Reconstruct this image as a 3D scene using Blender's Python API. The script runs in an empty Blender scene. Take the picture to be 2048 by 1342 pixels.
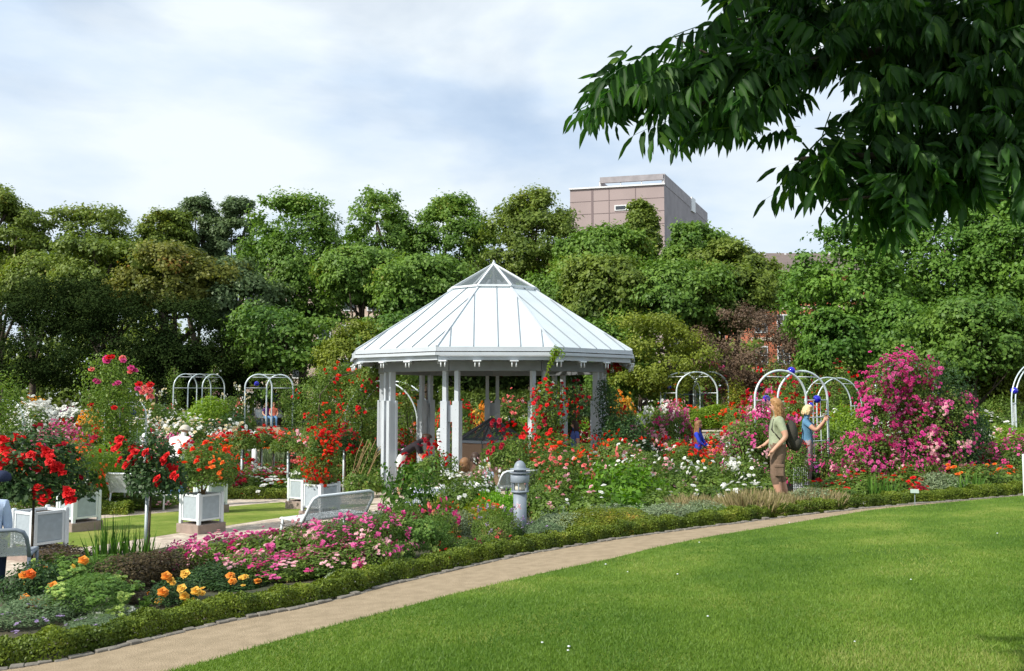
import bpy, math, random
import numpy as np
from mathutils import Vector, Matrix
R = math.radians
scene = bpy.context.scene
col = scene.collection
# ---------------------------------------------------------------- camera, sky, sun, exposure
F = 1800.0; HZ = 790.0; ZC = 2.5
PITCH = math.atan((HZ-671)/F)
cd = bpy.data.cameras.new('camera'); cam = bpy.data.objects.new('camera', cd); col.objects.link(cam)
cam.location = (0, 0, ZC); cam.rotation_euler = (R(90)+PITCH, 0, 0)
cd.sensor_width = 36; cd.lens = 36*F/2048; cd.clip_end = 3000; cd.clip_start = 0.05
scene.camera = cam
scene.view_settings.view_transform = 'Standard'; scene.view_settings.look = 'None'
scene.view_settings.exposure = 0.3; scene.view_settings.gamma = 1
SUN_EL = 40; SUN_AZ = -55         # azimuth from straight behind the camera, negative = left
sv = Vector((math.sin(R(SUN_AZ))*math.cos(R(SUN_EL)), -math.cos(R(SUN_AZ))*math.cos(R(SUN_EL)), math.sin(R(SUN_EL))))
sl = bpy.data.lights.new('sun', 'SUN'); sl.energy = 4.4; sl.angle = R(0.6); sl.color = (1, .95, .86)
so = bpy.data.objects.new('sun', sl); col.objects.link(so); so.location = (-20, -20, 40)
so.rotation_euler = sv.to_track_quat('Z', 'Y').to_euler()
wd = bpy.data.worlds.new('World'); scene.world = wd; wd.use_nodes = True
nt = wd.node_tree; nt.nodes.clear()
def N(nt, t, **k):
    n = nt.nodes.new(t)
    for a, b in k.items(): setattr(n, a, b)
    return n
sky = N(nt, 'ShaderNodeTexSky', sky_type='NISHITA', sun_disc=False, sun_elevation=R(SUN_EL), sun_rotation=math.atan2(sv.x, sv.y))
bg1 = N(nt, 'ShaderNodeBackground'); bg1.inputs[1].default_value = 0.13
nt.links.new(sky.outputs[0], bg1.inputs[0])
tc = N(nt, 'ShaderNodeTexCoord'); mp = N(nt, 'ShaderNodeMapping'); mp.inputs['Scale'].default_value = (1.0, 1.0, 2.6)
mp.inputs['Location'].default_value = (0.35, 0.2, 0.1); mp.inputs['Rotation'].default_value = (0, R(-6), 0)
nt.links.new(tc.outputs['Generated'], mp.inputs[0])
n1 = N(nt, 'ShaderNodeTexNoise'); n1.inputs['Scale'].default_value = 2.3; n1.inputs['Detail'].default_value = 7; n1.inputs['Roughness'].default_value = .5; n1.inputs['Distortion'].default_value = .3
nt.links.new(mp.outputs[0], n1.inputs[0])
r1 = N(nt, 'ShaderNodeValToRGB'); r1.color_ramp.elements[0].position = .30; r1.color_ramp.elements[1].position = .50
r1.color_ramp.elements[0].color = (.45, .45, .45, 1)
nt.links.new(n1.outputs[0], r1.inputs[0])
n2 = N(nt, 'ShaderNodeTexNoise'); n2.inputs['Scale'].default_value = 4.0; n2.inputs['Detail'].default_value = 6; n2.inputs['Roughness'].default_value = .5
mp2 = N(nt, 'ShaderNodeMapping'); mp2.inputs['Scale'].default_value = (1, 1, 2.8); mp2.inputs['Location'].default_value = (3.1, 1.7, .4)
nt.links.new(tc.outputs['Generated'], mp2.inputs[0]); nt.links.new(mp2.outputs[0], n2.inputs[0])
r2 = N(nt, 'ShaderNodeValToRGB'); r2.color_ramp.elements[0].position = .36; r2.color_ramp.elements[1].position = .60
r2.color_ramp.elements[0].color = (.60, .72, .87, 1); r2.color_ramp.elements[1].color = (.80, .87, .92, 1)
nt.links.new(n2.outputs[0], r2.inputs[0])
bg2 = N(nt, 'ShaderNodeBackground'); bg2.inputs[1].default_value = 0.94
nt.links.new(r2.outputs[0], bg2.inputs[0])
mx = N(nt, 'ShaderNodeMixShader'); nt.links.new(r1.outputs[0], mx.inputs[0]); nt.links.new(bg1.outputs[0], mx.inputs[1]); nt.links.new(bg2.outputs[0], mx.inputs[2])
wo = N(nt, 'ShaderNodeOutputWorld'); nt.links.new(mx.outputs[0], wo.inputs[0])

# ---------------------------------------------------------------- survey helpers (used to lay the garden out in metres)
cp, sp_ = math.cos(PITCH), math.sin(PITCH)
def ray(px, py):
    u = (px-1024)/F; v = (671-py)/F
    return np.array([u, cp - v*sp_, sp_ + v*cp])
def sst(a, b, t):
    t = np.clip((t-a)/(b-a), 0, 1); return t*t*(3-2*t)
def zt(x, y):                       # the lie of the land
    xl = np.where(np.asarray(x) < -5, -5 + 0*np.asarray(x), x); xl = np.minimum(xl, 14)
    p = .055*xl - .035*np.clip(y, -10, 60) + .93
    w = sst(26, 42, y); return p*(1-w) + 1.0*w
def W(px, py, d):
    r = ray(px, py); t = d/r[1]; return Vector((r[0]*t, d, ZC + r[2]*t))
def G(px, py, dmax=75):
    r = ray(px, py); lo = 2.0; t = lo
    while t < dmax:
        if ZC + r[2]*t <= float(zt(r[0]*t, r[1]*t)): break
        t += .05
    x, y = r[0]*t, r[1]*t
    return Vector((x, y, float(zt(x, y))))
def D(px, d):
    x = (px-1024)/F*d
    z = float(zt(x, d)); x = (px-1024)/F*(d*cp + (z-ZC)*sp_); return Vector((x, d, float(zt(x, d))))

# ---------------------------------------------------------------- object helpers
LAB = []
def tag(o, label=None, cat=None, group=None, kind=None):
    if label: o['label'] = label
    if cat: o['category'] = cat
    if group: o['group'] = group
    if kind: o['kind'] = kind
    return o
def empty(name, loc, rz=0, label=None, cat=None, group=None):
    o = bpy.data.objects.new(name, None); o.location = loc; o.rotation_euler = (0, 0, rz); o.empty_display_size = .1
    col.objects.link(o); return tag(o, label, cat, group)
def link(name, me, parent=None, loc=None):
    o = bpy.data.objects.new(name, me); col.objects.link(o)
    if parent: o.parent = parent
    if loc is not None: o.location = loc
    return o
def npmesh(name, V, Fc, mats=(), mi=None, smooth=False):
    V = np.asarray(V, np.float32); Fc = np.asarray(Fc, np.int32); k = Fc.shape[1]
    me = bpy.data.meshes.new(name)
    me.vertices.add(len(V)); me.vertices.foreach_set('co', V.ravel())
    me.loops.add(Fc.size); me.loops.foreach_set('vertex_index', Fc.ravel())
    me.polygons.add(len(Fc)); me.polygons.foreach_set('loop_start', np.arange(0, Fc.size, k, dtype=np.int32))
    if smooth: me.polygons.foreach_set('use_smooth', np.ones(len(Fc), bool))
    for m in mats: me.materials.append(m)
    if mi is not None: me.polygons.foreach_set('material_index', np.asarray(mi, np.int32))
    me.update(calc_edges=True); return me
class MB:
    def __init__(s): s.v = []; s.f = []; s.m = []; s.sm = []
    def add(s, vs, fs, mi=0, smooth=False):
        o = len(s.v); s.v += [tuple(v) for v in vs]; s.f += [tuple(o+i for i in f) for f in fs]; s.m += [mi]*len(fs); s.sm += [smooth]*len(fs)
    def box(s, c, d, rz=0, mi=0, ax=None):
        x, y, z = [q/2 for q in d]
        vs = [Vector((a, b, e)) for a in (-x, x) for b in (-y, y) for e in (-z, z)]
        m = Matrix.Rotation(rz, 3, 'Z') if ax is None else ax
        vs = [m @ v + Vector(c) for v in vs]
        s.add(vs, [(0, 1, 3, 2), (4, 6, 7, 5), (0, 4, 5, 1), (2, 3, 7, 6), (0, 2, 6, 4), (1, 5, 7, 3)], mi)
    def beam(s, a, b, w, h, mi=0):
        a, b = Vector(a), Vector(b); d = (b-a); L = d.length; d.normalize()
        side = d.cross(Vector((0, 0, 1)));
        if side.length < 1e-3: side = Vector((1, 0, 0))
        side.normalize(); up = side.cross(d)
        m = Matrix((side, d, up)).transposed(); s.box((a+b)/2, (w, L, h), ax=m, mi=mi)
    def tube(s, pts, r, n=8, mi=0, cap=True, taper=None):
        pts = [Vector(p) for p in pts]; vs = []; k = len(pts); prev = None
        for i, p in enumerate(pts):
            t = (pts[min(i+1, k-1)]-pts[max(i-1, 0)]).normalized()
            a = prev if prev is not None else (Vector((1, 0, 0)) if abs(t.z) > .7 else Vector((0, 0, 1)))
            u = (a - t*a.dot(t)).normalized(); prev = u; w = t.cross(u)
            rr = r if taper is None else r*(1-(1-taper)*i/(k-1))
            if isinstance(r, (list, tuple)): rr = r[i]
            for j in range(n):
                an = 2*math.pi*j/n; vs.append(p + (u*math.cos(an)+w*math.sin(an))*rr)
        fs = [(i*n+j, i*n+(j+1) % n, (i+1)*n+(j+1) % n, (i+1)*n+j) for i in range(k-1) for j in range(n)]
        if cap: fs += [tuple(range(n))[::-1], tuple((k-1)*n+j for j in range(n))]
        s.add(vs, fs, mi, True)
    def lathe(s, prof, n=24, c=(0, 0, 0), mi=0, smooth=True):
        vs = []; c = Vector(c)
        for r_, z in prof:
            for j in range(n):
                a = 2*math.pi*j/n; vs.append(c+Vector((r_*math.cos(a), r_*math.sin(a), z)))
        k = len(prof)
        fs = [(i*n+j, i*n+(j+1) % n, (i+1)*n+(j+1) % n, (i+1)*n+j) for i in range(k-1) for j in range(n)]
        fs += [tuple(range(n))[::-1], tuple((k-1)*n+j for j in range(n))]
        s.add(vs, fs, mi, smooth)
    def ball(s, c, r, mi=0, n=14, sc=(1, 1, 1)):
        m = n//2; c = Vector(c); vs = []
        for i in range(m+1):
            th = math.pi*i/m
            for j in range(n):
                a = 2*math.pi*j/n; vs.append(c+Vector((r*sc[0]*math.sin(th)*math.cos(a), r*sc[1]*math.sin(th)*math.sin(a), r*sc[2]*math.cos(th))))
        s.add(vs, [(i*n+j, (i+1)*n+j, (i+1)*n+(j+1) % n, i*n+(j+1) % n) for i in range(m) for j in range(n)], mi, True)
    def mesh(s, name, mats):
        me = bpy.data.meshes.new(name); me.from_pydata(s.v, [], s.f)
        for m in (mats if isinstance(mats, (list, tuple)) else [mats]): me.materials.append(m)
        me.polygons.foreach_set('material_index', s.m); me.polygons.foreach_set('use_smooth', s.sm); me.update(); return me
    def build(s, name, mats, parent=None, loc=None, bevel=0):
        o = link(name, s.mesh(name, mats), parent, loc)
        if bevel:
            b = o.modifiers.new('bevel', 'BEVEL'); b.width = bevel; b.segments = 1; b.limit_method = 'ANGLE'
        return o

# ---------------------------------------------------------------- materials
MC = {}
def mat(name, c, rough=.6, metal=0, noise=0, nscale=8, c2=None, bump=0, bscale=40, spec=.5, detail=5):
    if name in MC: return MC[name]
    m = bpy.data.materials.new(name); m.use_nodes = True; t = m.node_tree; p = t.nodes['Principled BSDF']
    p.inputs['Base Color'].default_value = (*c, 1); p.inputs['Roughness'].default_value = rough; p.inputs['Metallic'].default_value = metal
    p.inputs['Specular IOR Level'].default_value = spec
    if noise or c2:
        tx = N(t, 'ShaderNodeTexCoord'); n = N(t, 'ShaderNodeTexNoise'); n.inputs['Scale'].default_value = nscale; n.inputs['Detail'].default_value = detail
        t.links.new(tx.outputs['Object'], n.inputs[0]); r = N(t, 'ShaderNodeValToRGB'); r.color_ramp.elements[0].position = .35; r.color_ramp.elements[1].position = .65
        d = c2 or tuple(q*(1-noise) for q in c)
        r.color_ramp.elements[0].color = (*d, 1); r.color_ramp.elements[1].color = (*c, 1)
        t.links.new(n.outputs[0], r.inputs[0]); t.links.new(r.outputs[0], p.inputs['Base Color'])
    if bump:
        tx = N(t, 'ShaderNodeTexCoord'); n = N(t, 'ShaderNodeTexNoise'); n.inputs['Scale'].default_value = bscale; n.inputs['Detail'].default_value = 6
        t.links.new(tx.outputs['Object'], n.inputs[0]); b = N(t, 'ShaderNodeBump'); b.inputs['Strength'].default_value = bump; b.inputs['Distance'].default_value = .03
        t.links.new(n.outputs[0], b.inputs['Height']); t.links.new(b.outputs[0], p.inputs['Normal'])
    MC[name] = m; return m
def leafmat(name, c1, c2, trans=.3, c3=None, rough=.5, gloss=.25, patch=0):
    if name in MC: return MC[name]
    m = bpy.data.materials.new(name); m.use_nodes = True; t = m.node_tree; p = t.nodes['Principled BSDF']; out = t.nodes['Material Output']
    g = N(t, 'ShaderNodeNewGeometry'); r = N(t, 'ShaderNodeValToRGB'); e = r.color_ramp.elements
    e[0].color = (*c1, 1); e[1].color = (*c2, 1)
    if c3: q = e.new(.88); q.color = (*c2, 1); e[2].color = (*c3, 1)
    src = g.outputs['Random Per Island']
    if patch:
        tx = N(t, 'ShaderNodeTexCoord'); n = N(t, 'ShaderNodeTexNoise'); n.inputs['Scale'].default_value = patch; n.inputs['Detail'].default_value = 3
        t.links.new(tx.outputs['Object'], n.inputs[0])
        ma = N(t, 'ShaderNodeMath', operation='MULTIPLY_ADD'); ma.inputs[1].default_value = .5; t.links.new(src, ma.inputs[0])
        mb = N(t, 'ShaderNodeMath', operation='MULTIPLY_ADD'); mb.inputs[1].default_value = 2.2; mb.inputs[2].default_value = -.85; t.links.new(n.outputs[0], mb.inputs[0])
        t.links.new(mb.outputs[0], ma.inputs[2]); src = ma.outputs[0]
    t.links.new(src, r.inputs[0]); t.links.new(r.outputs[0], p.inputs['Base Color'])
    p.inputs['Roughness'].default_value = rough; p.inputs['Specular IOR Level'].default_value = gloss
    tr = N(t, 'ShaderNodeBsdfTranslucent'); mx = N(t, 'ShaderNodeMixShader'); mx.inputs[0].default_value = trans
    hs = N(t, 'ShaderNodeHueSaturation'); hs.inputs['Value'].default_value = 1.5; hs.inputs['Saturation'].default_value = 1.1
    t.links.new(r.outputs[0], hs.inputs['Color']); t.links.new(hs.outputs[0], tr.inputs[0])
    t.links.new(p.outputs[0], mx.inputs[1]); t.links.new(tr.outputs[0], mx.inputs[2]); t.links.new(mx.outputs[0], out.inputs[0])
    MC[name] = m; return m
GREY = mat('grey_paint', (.24, .28, .33), .45, noise=.08, nscale=3)
WHITE = mat('white_metal', (.74, .78, .80), .4, noise=.06, nscale=5)
TUBEM = mat('galvanised_tube', (.62, .70, .72), .35, .2)
BARK = mat('bark', (.10, .075, .05), .9, noise=.5, nscale=6, bump=.5)
GLASS = bpy.data.materials.new('glass'); GLASS.use_nodes = True
_p = GLASS.node_tree.nodes['Principled BSDF']; _p.inputs['Base Color'].default_value = (.16, .19, .20, 1); _p.inputs['Roughness'].default_value = .12
_p.inputs['Alpha'].default_value = .5

# ---------------------------------------------------------------- scattering of leaves and petals
def frames(nrm, rng, spin=None, tdir=None):
    n = nrm/np.maximum(np.linalg.norm(nrm, axis=1, keepdims=True), 1e-6)
    a = rng.normal(size=n.shape) if tdir is None else tdir
    t = a - n*np.sum(a*n, axis=1, keepdims=True); t /= np.maximum(np.linalg.norm(t, axis=1, keepdims=True), 1e-6)
    b = np.cross(n, t); return np.stack([t, b, n], axis=2)
def scatter(TV, TF, P, Rm, S):
    TV = np.asarray(TV, float); TF = np.asarray(TF); K = len(TV); M = len(P)
    S = np.asarray(S, float)
    if S.ndim == 1: S = np.repeat(S[:, None], 3, 1)
    V = np.einsum('mij,mkj->mki', Rm, TV[None]*S[:, None, :]) + P[:, None, :]
    Fc = TF[None] + (np.arange(M)*K)[:, None, None]
    return V.reshape(-1, 3), Fc.reshape(-1, TF.shape[1])
LEAF_V = [(0, 0, 0), (.45, -.28, .07), (1, 0, -.05), (.45, .28, .07)]; LEAF_F = [(0, 1, 2, 3)]
def rosette(rings=((5, .5, .25), (5, .32, .55), (3, .16, .8)), h=.45):
    V = []; Fq = []
    for n, r, lift in rings:
        off = random.random()*6
        for k in range(n):
            a = off+2*math.pi*k/n; w = math.pi/n*1.15; o = len(V)
            V += [(0, 0, .05), (r*.8*math.cos(a-w), r*.8*math.sin(a-w), h*lift), (r*1.05*math.cos(a), r*1.05*math.sin(a), h*lift*.8+.02), (r*.8*math.cos(a+w), r*.8*math.sin(a+w), h*lift)]
            Fq.append((o, o+1, o+2, o+3))
    return V, Fq
random.seed(4)
ROSE_V, ROSE_F = rosette(); DAISY_V, DAISY_F = rosette(((5, .5, .35), (4, .3, .6)))
def dirs(rng, n, zmin=-.2):
    d = rng.normal(size=(max(n*3, 80), 3)); d /= np.linalg.norm(d, axis=1, keepdims=True); d = d[d[:, 2] > zmin]
    return d[:n]
def lumpy(rng, d, k=14, amp=.28, wid=.45):
    c = dirs(rng, k, -.3); s = rng.uniform(.3, 1, len(c)); q = 1-np.clip(d@c.T, -1, 1)
    f = np.exp(-q/(wid*wid)) @ s
    f = (f-f.mean())/(f.std()+1e-6); return 1+amp*.5*np.clip(f, -2, 1.6)
def dome(rng, n, w, h, zmin=-.15, amp=.28, k=14, shell=.45, wid=.45):
    d = dirs(rng, n, zmin); n = len(d); r = lumpy(rng, d, k, amp, wid)*(1-shell*rng.random(n)**1.7)
    P = d*r[:, None]*np.array([w/2, w/2, h*.62]); P[:, 2] += h*.36
    P[:, 2] = np.abs(P[:, 2]); nr = d/np.array([w/2, w/2, h*.6]); nr /= np.linalg.norm(nr, axis=1, keepdims=True)
    return P, nr
BUSH = {}
def bush_meshes(key, w, h, leaf, nl, lmat, fmat=None, nf=0, fs=.07, cl=5, seed=1, amp=.28, shoots=8, style='rose', upright=0, ftop=-.1):
    if key in BUSH: return BUSH[key]
    rng = np.random.default_rng(seed)
    P, nr = dome(rng, nl, w, h, amp=amp)
    nn = nr + rng.normal(size=nr.shape)*.55 + np.array([0, 0, .35])
    if style == 'blade':
        td = np.array([0, 0, 1.0]) + nr*.5 + rng.normal(size=nr.shape)*.22; P[:, 2] *= .35; nn = rng.normal(size=nr.shape)*np.array([1, 1, .2])
        S = np.stack([np.full(len(P), leaf)*rng.uniform(.6, 1.1, len(P))*1.0, np.full(len(P), leaf*.12), np.full(len(P), leaf*.3)], 1)
    elif style == 'feather':
        td = np.array([0, 0, .6]) + nr + rng.normal(size=nr.shape)*.4; S = np.stack([leaf*rng.uniform(.6, 1.2, len(P)), np.full(len(P), leaf*.45), np.full(len(P), leaf)], 1)
    else:
        td = nr*.5 + rng.normal(size=nr.shape)*.8 - np.array([0, 0, .2]); s = leaf*rng.uniform(.65, 1.25, len(P)); S = np.stack([s, s, s], 1)
    V, Fc = scatter(LEAF_V, LEAF_F, P, frames(nn, rng, tdir=td), S)
    Vs = [V]; Fs = [Fc]; tips = []
    for i in range(shoots):
        d0 = dirs(rng, 1, .25)[0]; p0 = d0*np.array([w*.42, w*.42, h*.5])+np.array([0, 0, h*.35]); L = h*rng.uniform(.18, .4)
        dr = d0*.6+np.array([0, 0, 1.0]); dr /= np.linalg.norm(dr); m = 14; tt = np.linspace(0, 1, m)[:, None]
        Q = p0+dr*tt*L+np.array([d0[0], d0[1], 0])*(tt**2)*L*.3; tips.append(Q[-1])
        a, b = scatter(LEAF_V, LEAF_F, Q, frames(rng.normal(size=Q.shape)+[0, 0, .8], rng), leaf*rng.uniform(.6, 1, m)); Fs.append(b+sum(len(v) for v in Vs)); Vs.append(a)
    fol = npmesh('foliage', np.concatenate(Vs), np.concatenate(Fs), [lmat])
    fl = None
    if fmat and nf:
        kc = max(1, nf//cl); c, cn = dome(rng, kc*3, w*1.03, h*1.04, zmin=ftop, amp=amp, shell=.04); c = c[:kc]; cn = cn[:kc]
        if tips and len(c) > len(tips): c[:len(tips)] = np.array(tips)
        C = np.repeat(c, cl, 0)+rng.normal(size=(len(c)*cl, 3))*fs*.95; CN = np.repeat(cn, cl, 0)+rng.normal(size=(len(c)*cl, 3))*.35+[0, -.15, .35]
        tv, tf = (ROSE_V, ROSE_F) if fs > .045 else (DAISY_V, DAISY_F)
        V, Fc = scatter(tv, tf, C, frames(CN, rng), fs*1.5*rng.uniform(.6, 1.15, len(C)))
        mats = fmat if isinstance(fmat, (list, tuple)) else [fmat]
        mi = np.repeat(np.repeat(rng.integers(0, len(mats), len(c)), cl), len(tf))
        fl = npmesh('blossoms', V, Fc, mats, mi)
    BUSH[key] = (fol, fl, w, h); return BUSH[key]
# ================================================================ THE LIE OF THE LAND
SOIL = mat('bed_soil', (.075, .062, .035), .95, c2=(.035, .045, .018), nscale=3.0, bump=.8, bscale=25)
def grid(name, xs, ys, m, dz=0):
    X, Y = np.meshgrid(xs, ys); Z = zt(X, Y)+dz; V = np.stack([X, Y, Z], -1).reshape(-1, 3); nx = len(xs)
    i, j = np.meshgrid(np.arange(nx-1), np.arange(len(ys)-1)); a = (j*nx+i).ravel(); Fc = np.stack([a, a+1, a+nx+1, a+nx], 1)
    o = link(name, npmesh(name, V, Fc, [m], smooth=True)); return tag(o, kind='structure')
xs = np.concatenate([[-900, -300, -120, -60], np.linspace(-40, 40, 161), [60, 120, 300, 900]])
ys = np.concatenate([[-60, -30, -15], np.linspace(-10, 60, 141), [75, 120, 300, 1500]])
grid('ground', xs, ys, SOIL)
def resample(pts, n):
    pts = np.array(pts, float); d = np.r_[0, np.cumsum(np.linalg.norm(np.diff(pts, axis=0), axis=1))]; t = np.linspace(0, d[-1], n)
    # smooth curve through the points
    out = np.stack([np.interp(t, d, pts[:, k]) for k in range(pts.shape[1])], 1)
    for _ in range(3): out[1:-1] = (out[:-2]+2*out[1:-1]+out[2:])/4
    return out
def curve(px, n=80, pre=(), post=()):
    pts = [tuple(p) for p in pre]+[tuple(G(*p))[:2] for p in px]+[tuple(p) for p in post]; return resample(pts, n)
def ribbon(name, A, B, m, dz, nc=8, parent=None):
    n = len(A); t = np.linspace(0, 1, nc+1)[None, :, None]; XY = A[:, None, :]*(1-t)+B[:, None, :]*t
    V = np.concatenate([XY, zt(XY[..., 0], XY[..., 1])[..., None]+dz], -1).reshape(-1, 3); k = nc+1
    i, j = np.meshgrid(np.arange(nc), np.arange(n-1)); a = (j*k+i).ravel(); Fc = np.stack([a, a+1, a+k+1, a+k], 1)
    return tag(link(name, npmesh(name, V, Fc, [m], smooth=True)), kind='structure')
KERB = curve([(125, 1329), (259, 1291), (344, 1272), (487, 1238), (640, 1211), (788, 1169), (913, 1141), (1038, 1113), (1240, 1079), (1294, 1071), (1421, 1055), (1560, 1037), (1750, 1016), (1960, 999), (2045, 992)], 160, pre=[(-9.5, 3.0), (-6.0, 6.0)], post=[(12, 16.6), (18, 17.5)])
LEDGE = curve([(375, 1342), (500, 1300), (640, 1263), (929, 1186), (1100, 1145), (1240, 1116), (1294, 1101), (1421, 1075), (1560, 1052), (1750, 1020), (1960, 1000.5), (2045, 993)], 160, pre=[(-9.0, 1.0), (-4.6, 4.6)], post=[(12, 16.3), (18, 17.2)])
def lawnmat(name, a, b, c):
    m = bpy.data.materials.new(name); m.use_nodes = True; t = m.node_tree; p = t.nodes['Principled BSDF']; p.inputs['Roughness'].default_value = .9; p.inputs['Specular IOR Level'].default_value = .1
    tx = N(t, 'ShaderNodeTexCoord'); n1 = N(t, 'ShaderNodeTexNoise'); n1.inputs['Scale'].default_value = .9; n1.inputs['Detail'].default_value = 8; n1.inputs['Roughness'].default_value = .65
    n2 = N(t, 'ShaderNodeTexNoise'); n2.inputs['Scale'].default_value = 45; n2.inputs['Detail'].default_value = 5; n2.inputs['Roughness'].default_value = .8
    t.links.new(tx.outputs['Object'], n1.inputs[0]); t.links.new(tx.outputs['Object'], n2.inputs[0])
    ad = N(t, 'ShaderNodeMath', operation='MULTIPLY_ADD'); ad.inputs[1].default_value = .45; t.links.new(n2.outputs[0], ad.inputs[0])
    a2 = N(t, 'ShaderNodeMath', operation='MULTIPLY'); a2.inputs[1].default_value = 1.25; t.links.new(n1.outputs[0], a2.inputs[0]); t.links.new(a2.outputs[0], ad.inputs[2])
    r = N(t, 'ShaderNodeValToRGB'); e = r.color_ramp.elements; e[0].position = .66; e[0].color = (*a, 1); e[1].position = 1.0; e[1].color = (*c, 1); q = e.new(.85); q.color = (*b, 1)
    t.links.new(ad.outputs[0], r.inputs[0]); t.links.new(r.outputs[0], p.inputs['Base Color'])
    bm_ = N(t, 'ShaderNodeBump'); bm_.inputs['Strength'].default_value = .9; bm_.inputs['Distance'].default_value = .03; t.links.new(n2.outputs[0], bm_.inputs['Height']); t.links.new(bm_.outputs[0], p.inputs['Normal'])
    return m
LAWN = lawnmat('lawn_turf', (.070, .14, .017), (.125, .215, .028), (.23, .29, .055))
LAWN2 = lawnmat('inner_turf', (.13, .19, .03), (.20, .27, .045), (.30, .33, .08))
SAND = mat('sand_path', (.37, .29, .195), .95, c2=(.30, .235, .155), nscale=7, bump=.5, bscale=90, spec=.1, detail=9)
KST = mat('kerb_stone', (.22, .20, .17), .85, noise=.35, nscale=9, bump=.3)
OUT = np.stack([np.linspace(-9, 24, 160), np.full(160, -6.0)], 1)
ribbon('lawn', LEDGE, OUT, LAWN, .012, 60)
ribbon('path', KERB, LEDGE+(LEDGE-KERB)*.06, SAND, .006, 6)
# kerb stones: a line of rough flat stones between the path and the hedge
rng = np.random.default_rng(5); mb = MB(); pts = resample(KERB, 330)
for i in range(0, len(pts)-1):
    a, b = pts[i], pts[i+1]; c = (a+b)/2; L = np.linalg.norm(b-a); an = math.atan2(b[1]-a[1], b[0]-a[0])
    mb.box((c[0]+rng.normal()*.006, c[1]+rng.normal()*.01, float(zt(*c))+.0+rng.normal()*.006), (L*.97, .05+rng.random()*.03, .045), an+rng.normal()*.03)
tag(mb.build('path_edging', KST, bevel=.006), kind='structure')
# grass blades of the near lawn
def grass(name, n, sampler, m, hmin, hmax, wd):
    P = sampler(n); rng = np.random.default_rng(8); k = len(P); P = np.c_[P, zt(P[:, 0], P[:, 1])+.01]
    a = rng.random(k)*6.28; h = rng.uniform(hmin, hmax, k); ln = rng.normal(size=(k, 2))*.5
    u = np.stack([np.cos(a), np.sin(a), 0*a], 1)*wd*.5; tip = P+np.c_[ln*h[:, None], h]
    V = np.stack([P-u, P+u, tip], 1).reshape(-1, 3); return tag(link(name, npmesh(name, V, np.arange(3*k).reshape(-1, 3), [m])), 'short mown green grass of the big lawn in the foreground', 'grass', kind='stuff')
GB = leafmat('grass_blade', (.055, .135, .016), (.185, .285, .042), .3, c3=(.29, .33, .09), patch=.55)
def samp(n):
    rng = np.random.default_rng(2); y = 5.0/(1-rng.random(n)*.68); x = (rng.random(n)*1.25-.45)*y*1.05
    ey = np.interp(x, LEDGE[:, 0], LEDGE[:, 1]); ok = (y < ey+.02)&(x > -3.6)&(x<12); return np.stack([x, y], 1)[ok]
grass('grass', 420000, samp, GB, .012, .034, .007)
# small daisies and fallen leaves on the lawn
rng = np.random.default_rng(11); Q = samp(34)
mb = MB()
for x, y in Q: mb.ball((x, y, float(zt(x, y))+.03), .007+.006*rng.random(), n=6, sc=(1, 1, .5))
tag(mb.build('daisies', WHITE), 'tiny white daisies scattered over the mown lawn', 'daisies', kind='stuff')
# inner lawn and stone paths between the beds
p1a = [(0, 1160), (60, 1140), (200, 1120), (350, 1092), (520, 1066), (760, 1028), (900, 1006)]
p1b = [(0, 1112), (60, 1107), (200, 1092), (350, 1068), (520, 1042), (760, 1008), (900, 992)]
p2a = [(0, 1060), (60, 1055), (200, 1038), (350, 1024), (520, 1008), (760, 986), (900, 978)]
p2b = [(0, 1010), (60, 1012), (200, 1000), (350, 996), (520, 984), (700, 964), (900, 957)]
FLAG = mat('flagstone_path', (.60, .52, .42), .9, c2=(.38, .31, .25), nscale=5, bump=.7, bscale=14, spec=.15, detail=9)
c = [curve(p, 60) for p in (p1a, p1b, p2a, p2b)]
ribbon('stone_path', c[0], c[1], FLAG, .006, 6)
ribbon('inner_lawn', c[1], c[2], LAWN2, .008, 10)
ribbon('rear_path', c[2], c[3], FLAG, .006, 10)
# paved floor under and round the pavilion, running on to the right
GX, GY = float(D(987, 24.6).x), 24.6
th = np.linspace(0, 2*math.pi, 61); ringo = np.stack([GX+6.0*np.cos(th), GY+4.6*np.sin(th)], 1); ringi = np.stack([GX+.05*np.cos(th), GY+.05*np.sin(th)], 1)
ribbon('pavilion_paving', ringo, ringi, FLAG, .014, 14)
# terrace strip of pale paving at the far right, and a far path with the sitting couple
ribbon('far_path', curve([(1260, 902), (1400, 892), (1520, 886), (1700, 880)], 30), curve([(1260, 866), (1400, 858), (1520, 856), (1700, 853)], 30), SAND, .02, 8)
ribbon('far_path', curve([(500, 905), (560, 900)], 12), curve([(512, 850), (560, 849)], 12), SAND, .02, 10)

# ================================================================ THE PAVILION
NG = 9; PHI = R(1.9); RE = 4.0; RC = 3.08
def ng(r, k, z, off=0):                     # corner k: front-left corner is k=0, front-right is k=1
    a = R(-20+40*k+off)+PHI; return Vector((r*math.sin(a), -r*math.cos(a), z))
zb = float(zt(GX, GY))+.014
pav = empty('pavilion', (GX, GY, zb), 0, 'nine sided pavilion with white sheet metal roof, glass cap and paired grey posts', 'pavilion')
ZE = W(987, 693, GY-RE*.94).z-zb; ZA = W(987, 529, GY).z-zb; RG = 1.22; ZG = ZE+(ZA-ZE)*(1-RG/RE)
PAVM = mat('pavilion_paint', (.52, .56, .60), .5, noise=.08, nscale=3)
ROOF = mat('white_roof_sheet', (.60, .665, .69), .42, noise=.10, nscale=1.5)
SEAM2 = mat('hip_metal', (.34, .38, .42), .5)
SEAM = mat('roof_seam', (.22, .25, .28), .6)
UNDER = mat('shaded_timber_paint', (.27, .29, .31), .6, noise=.15, nscale=4)  # timber paint darkened to hold the shade under the roof
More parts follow.
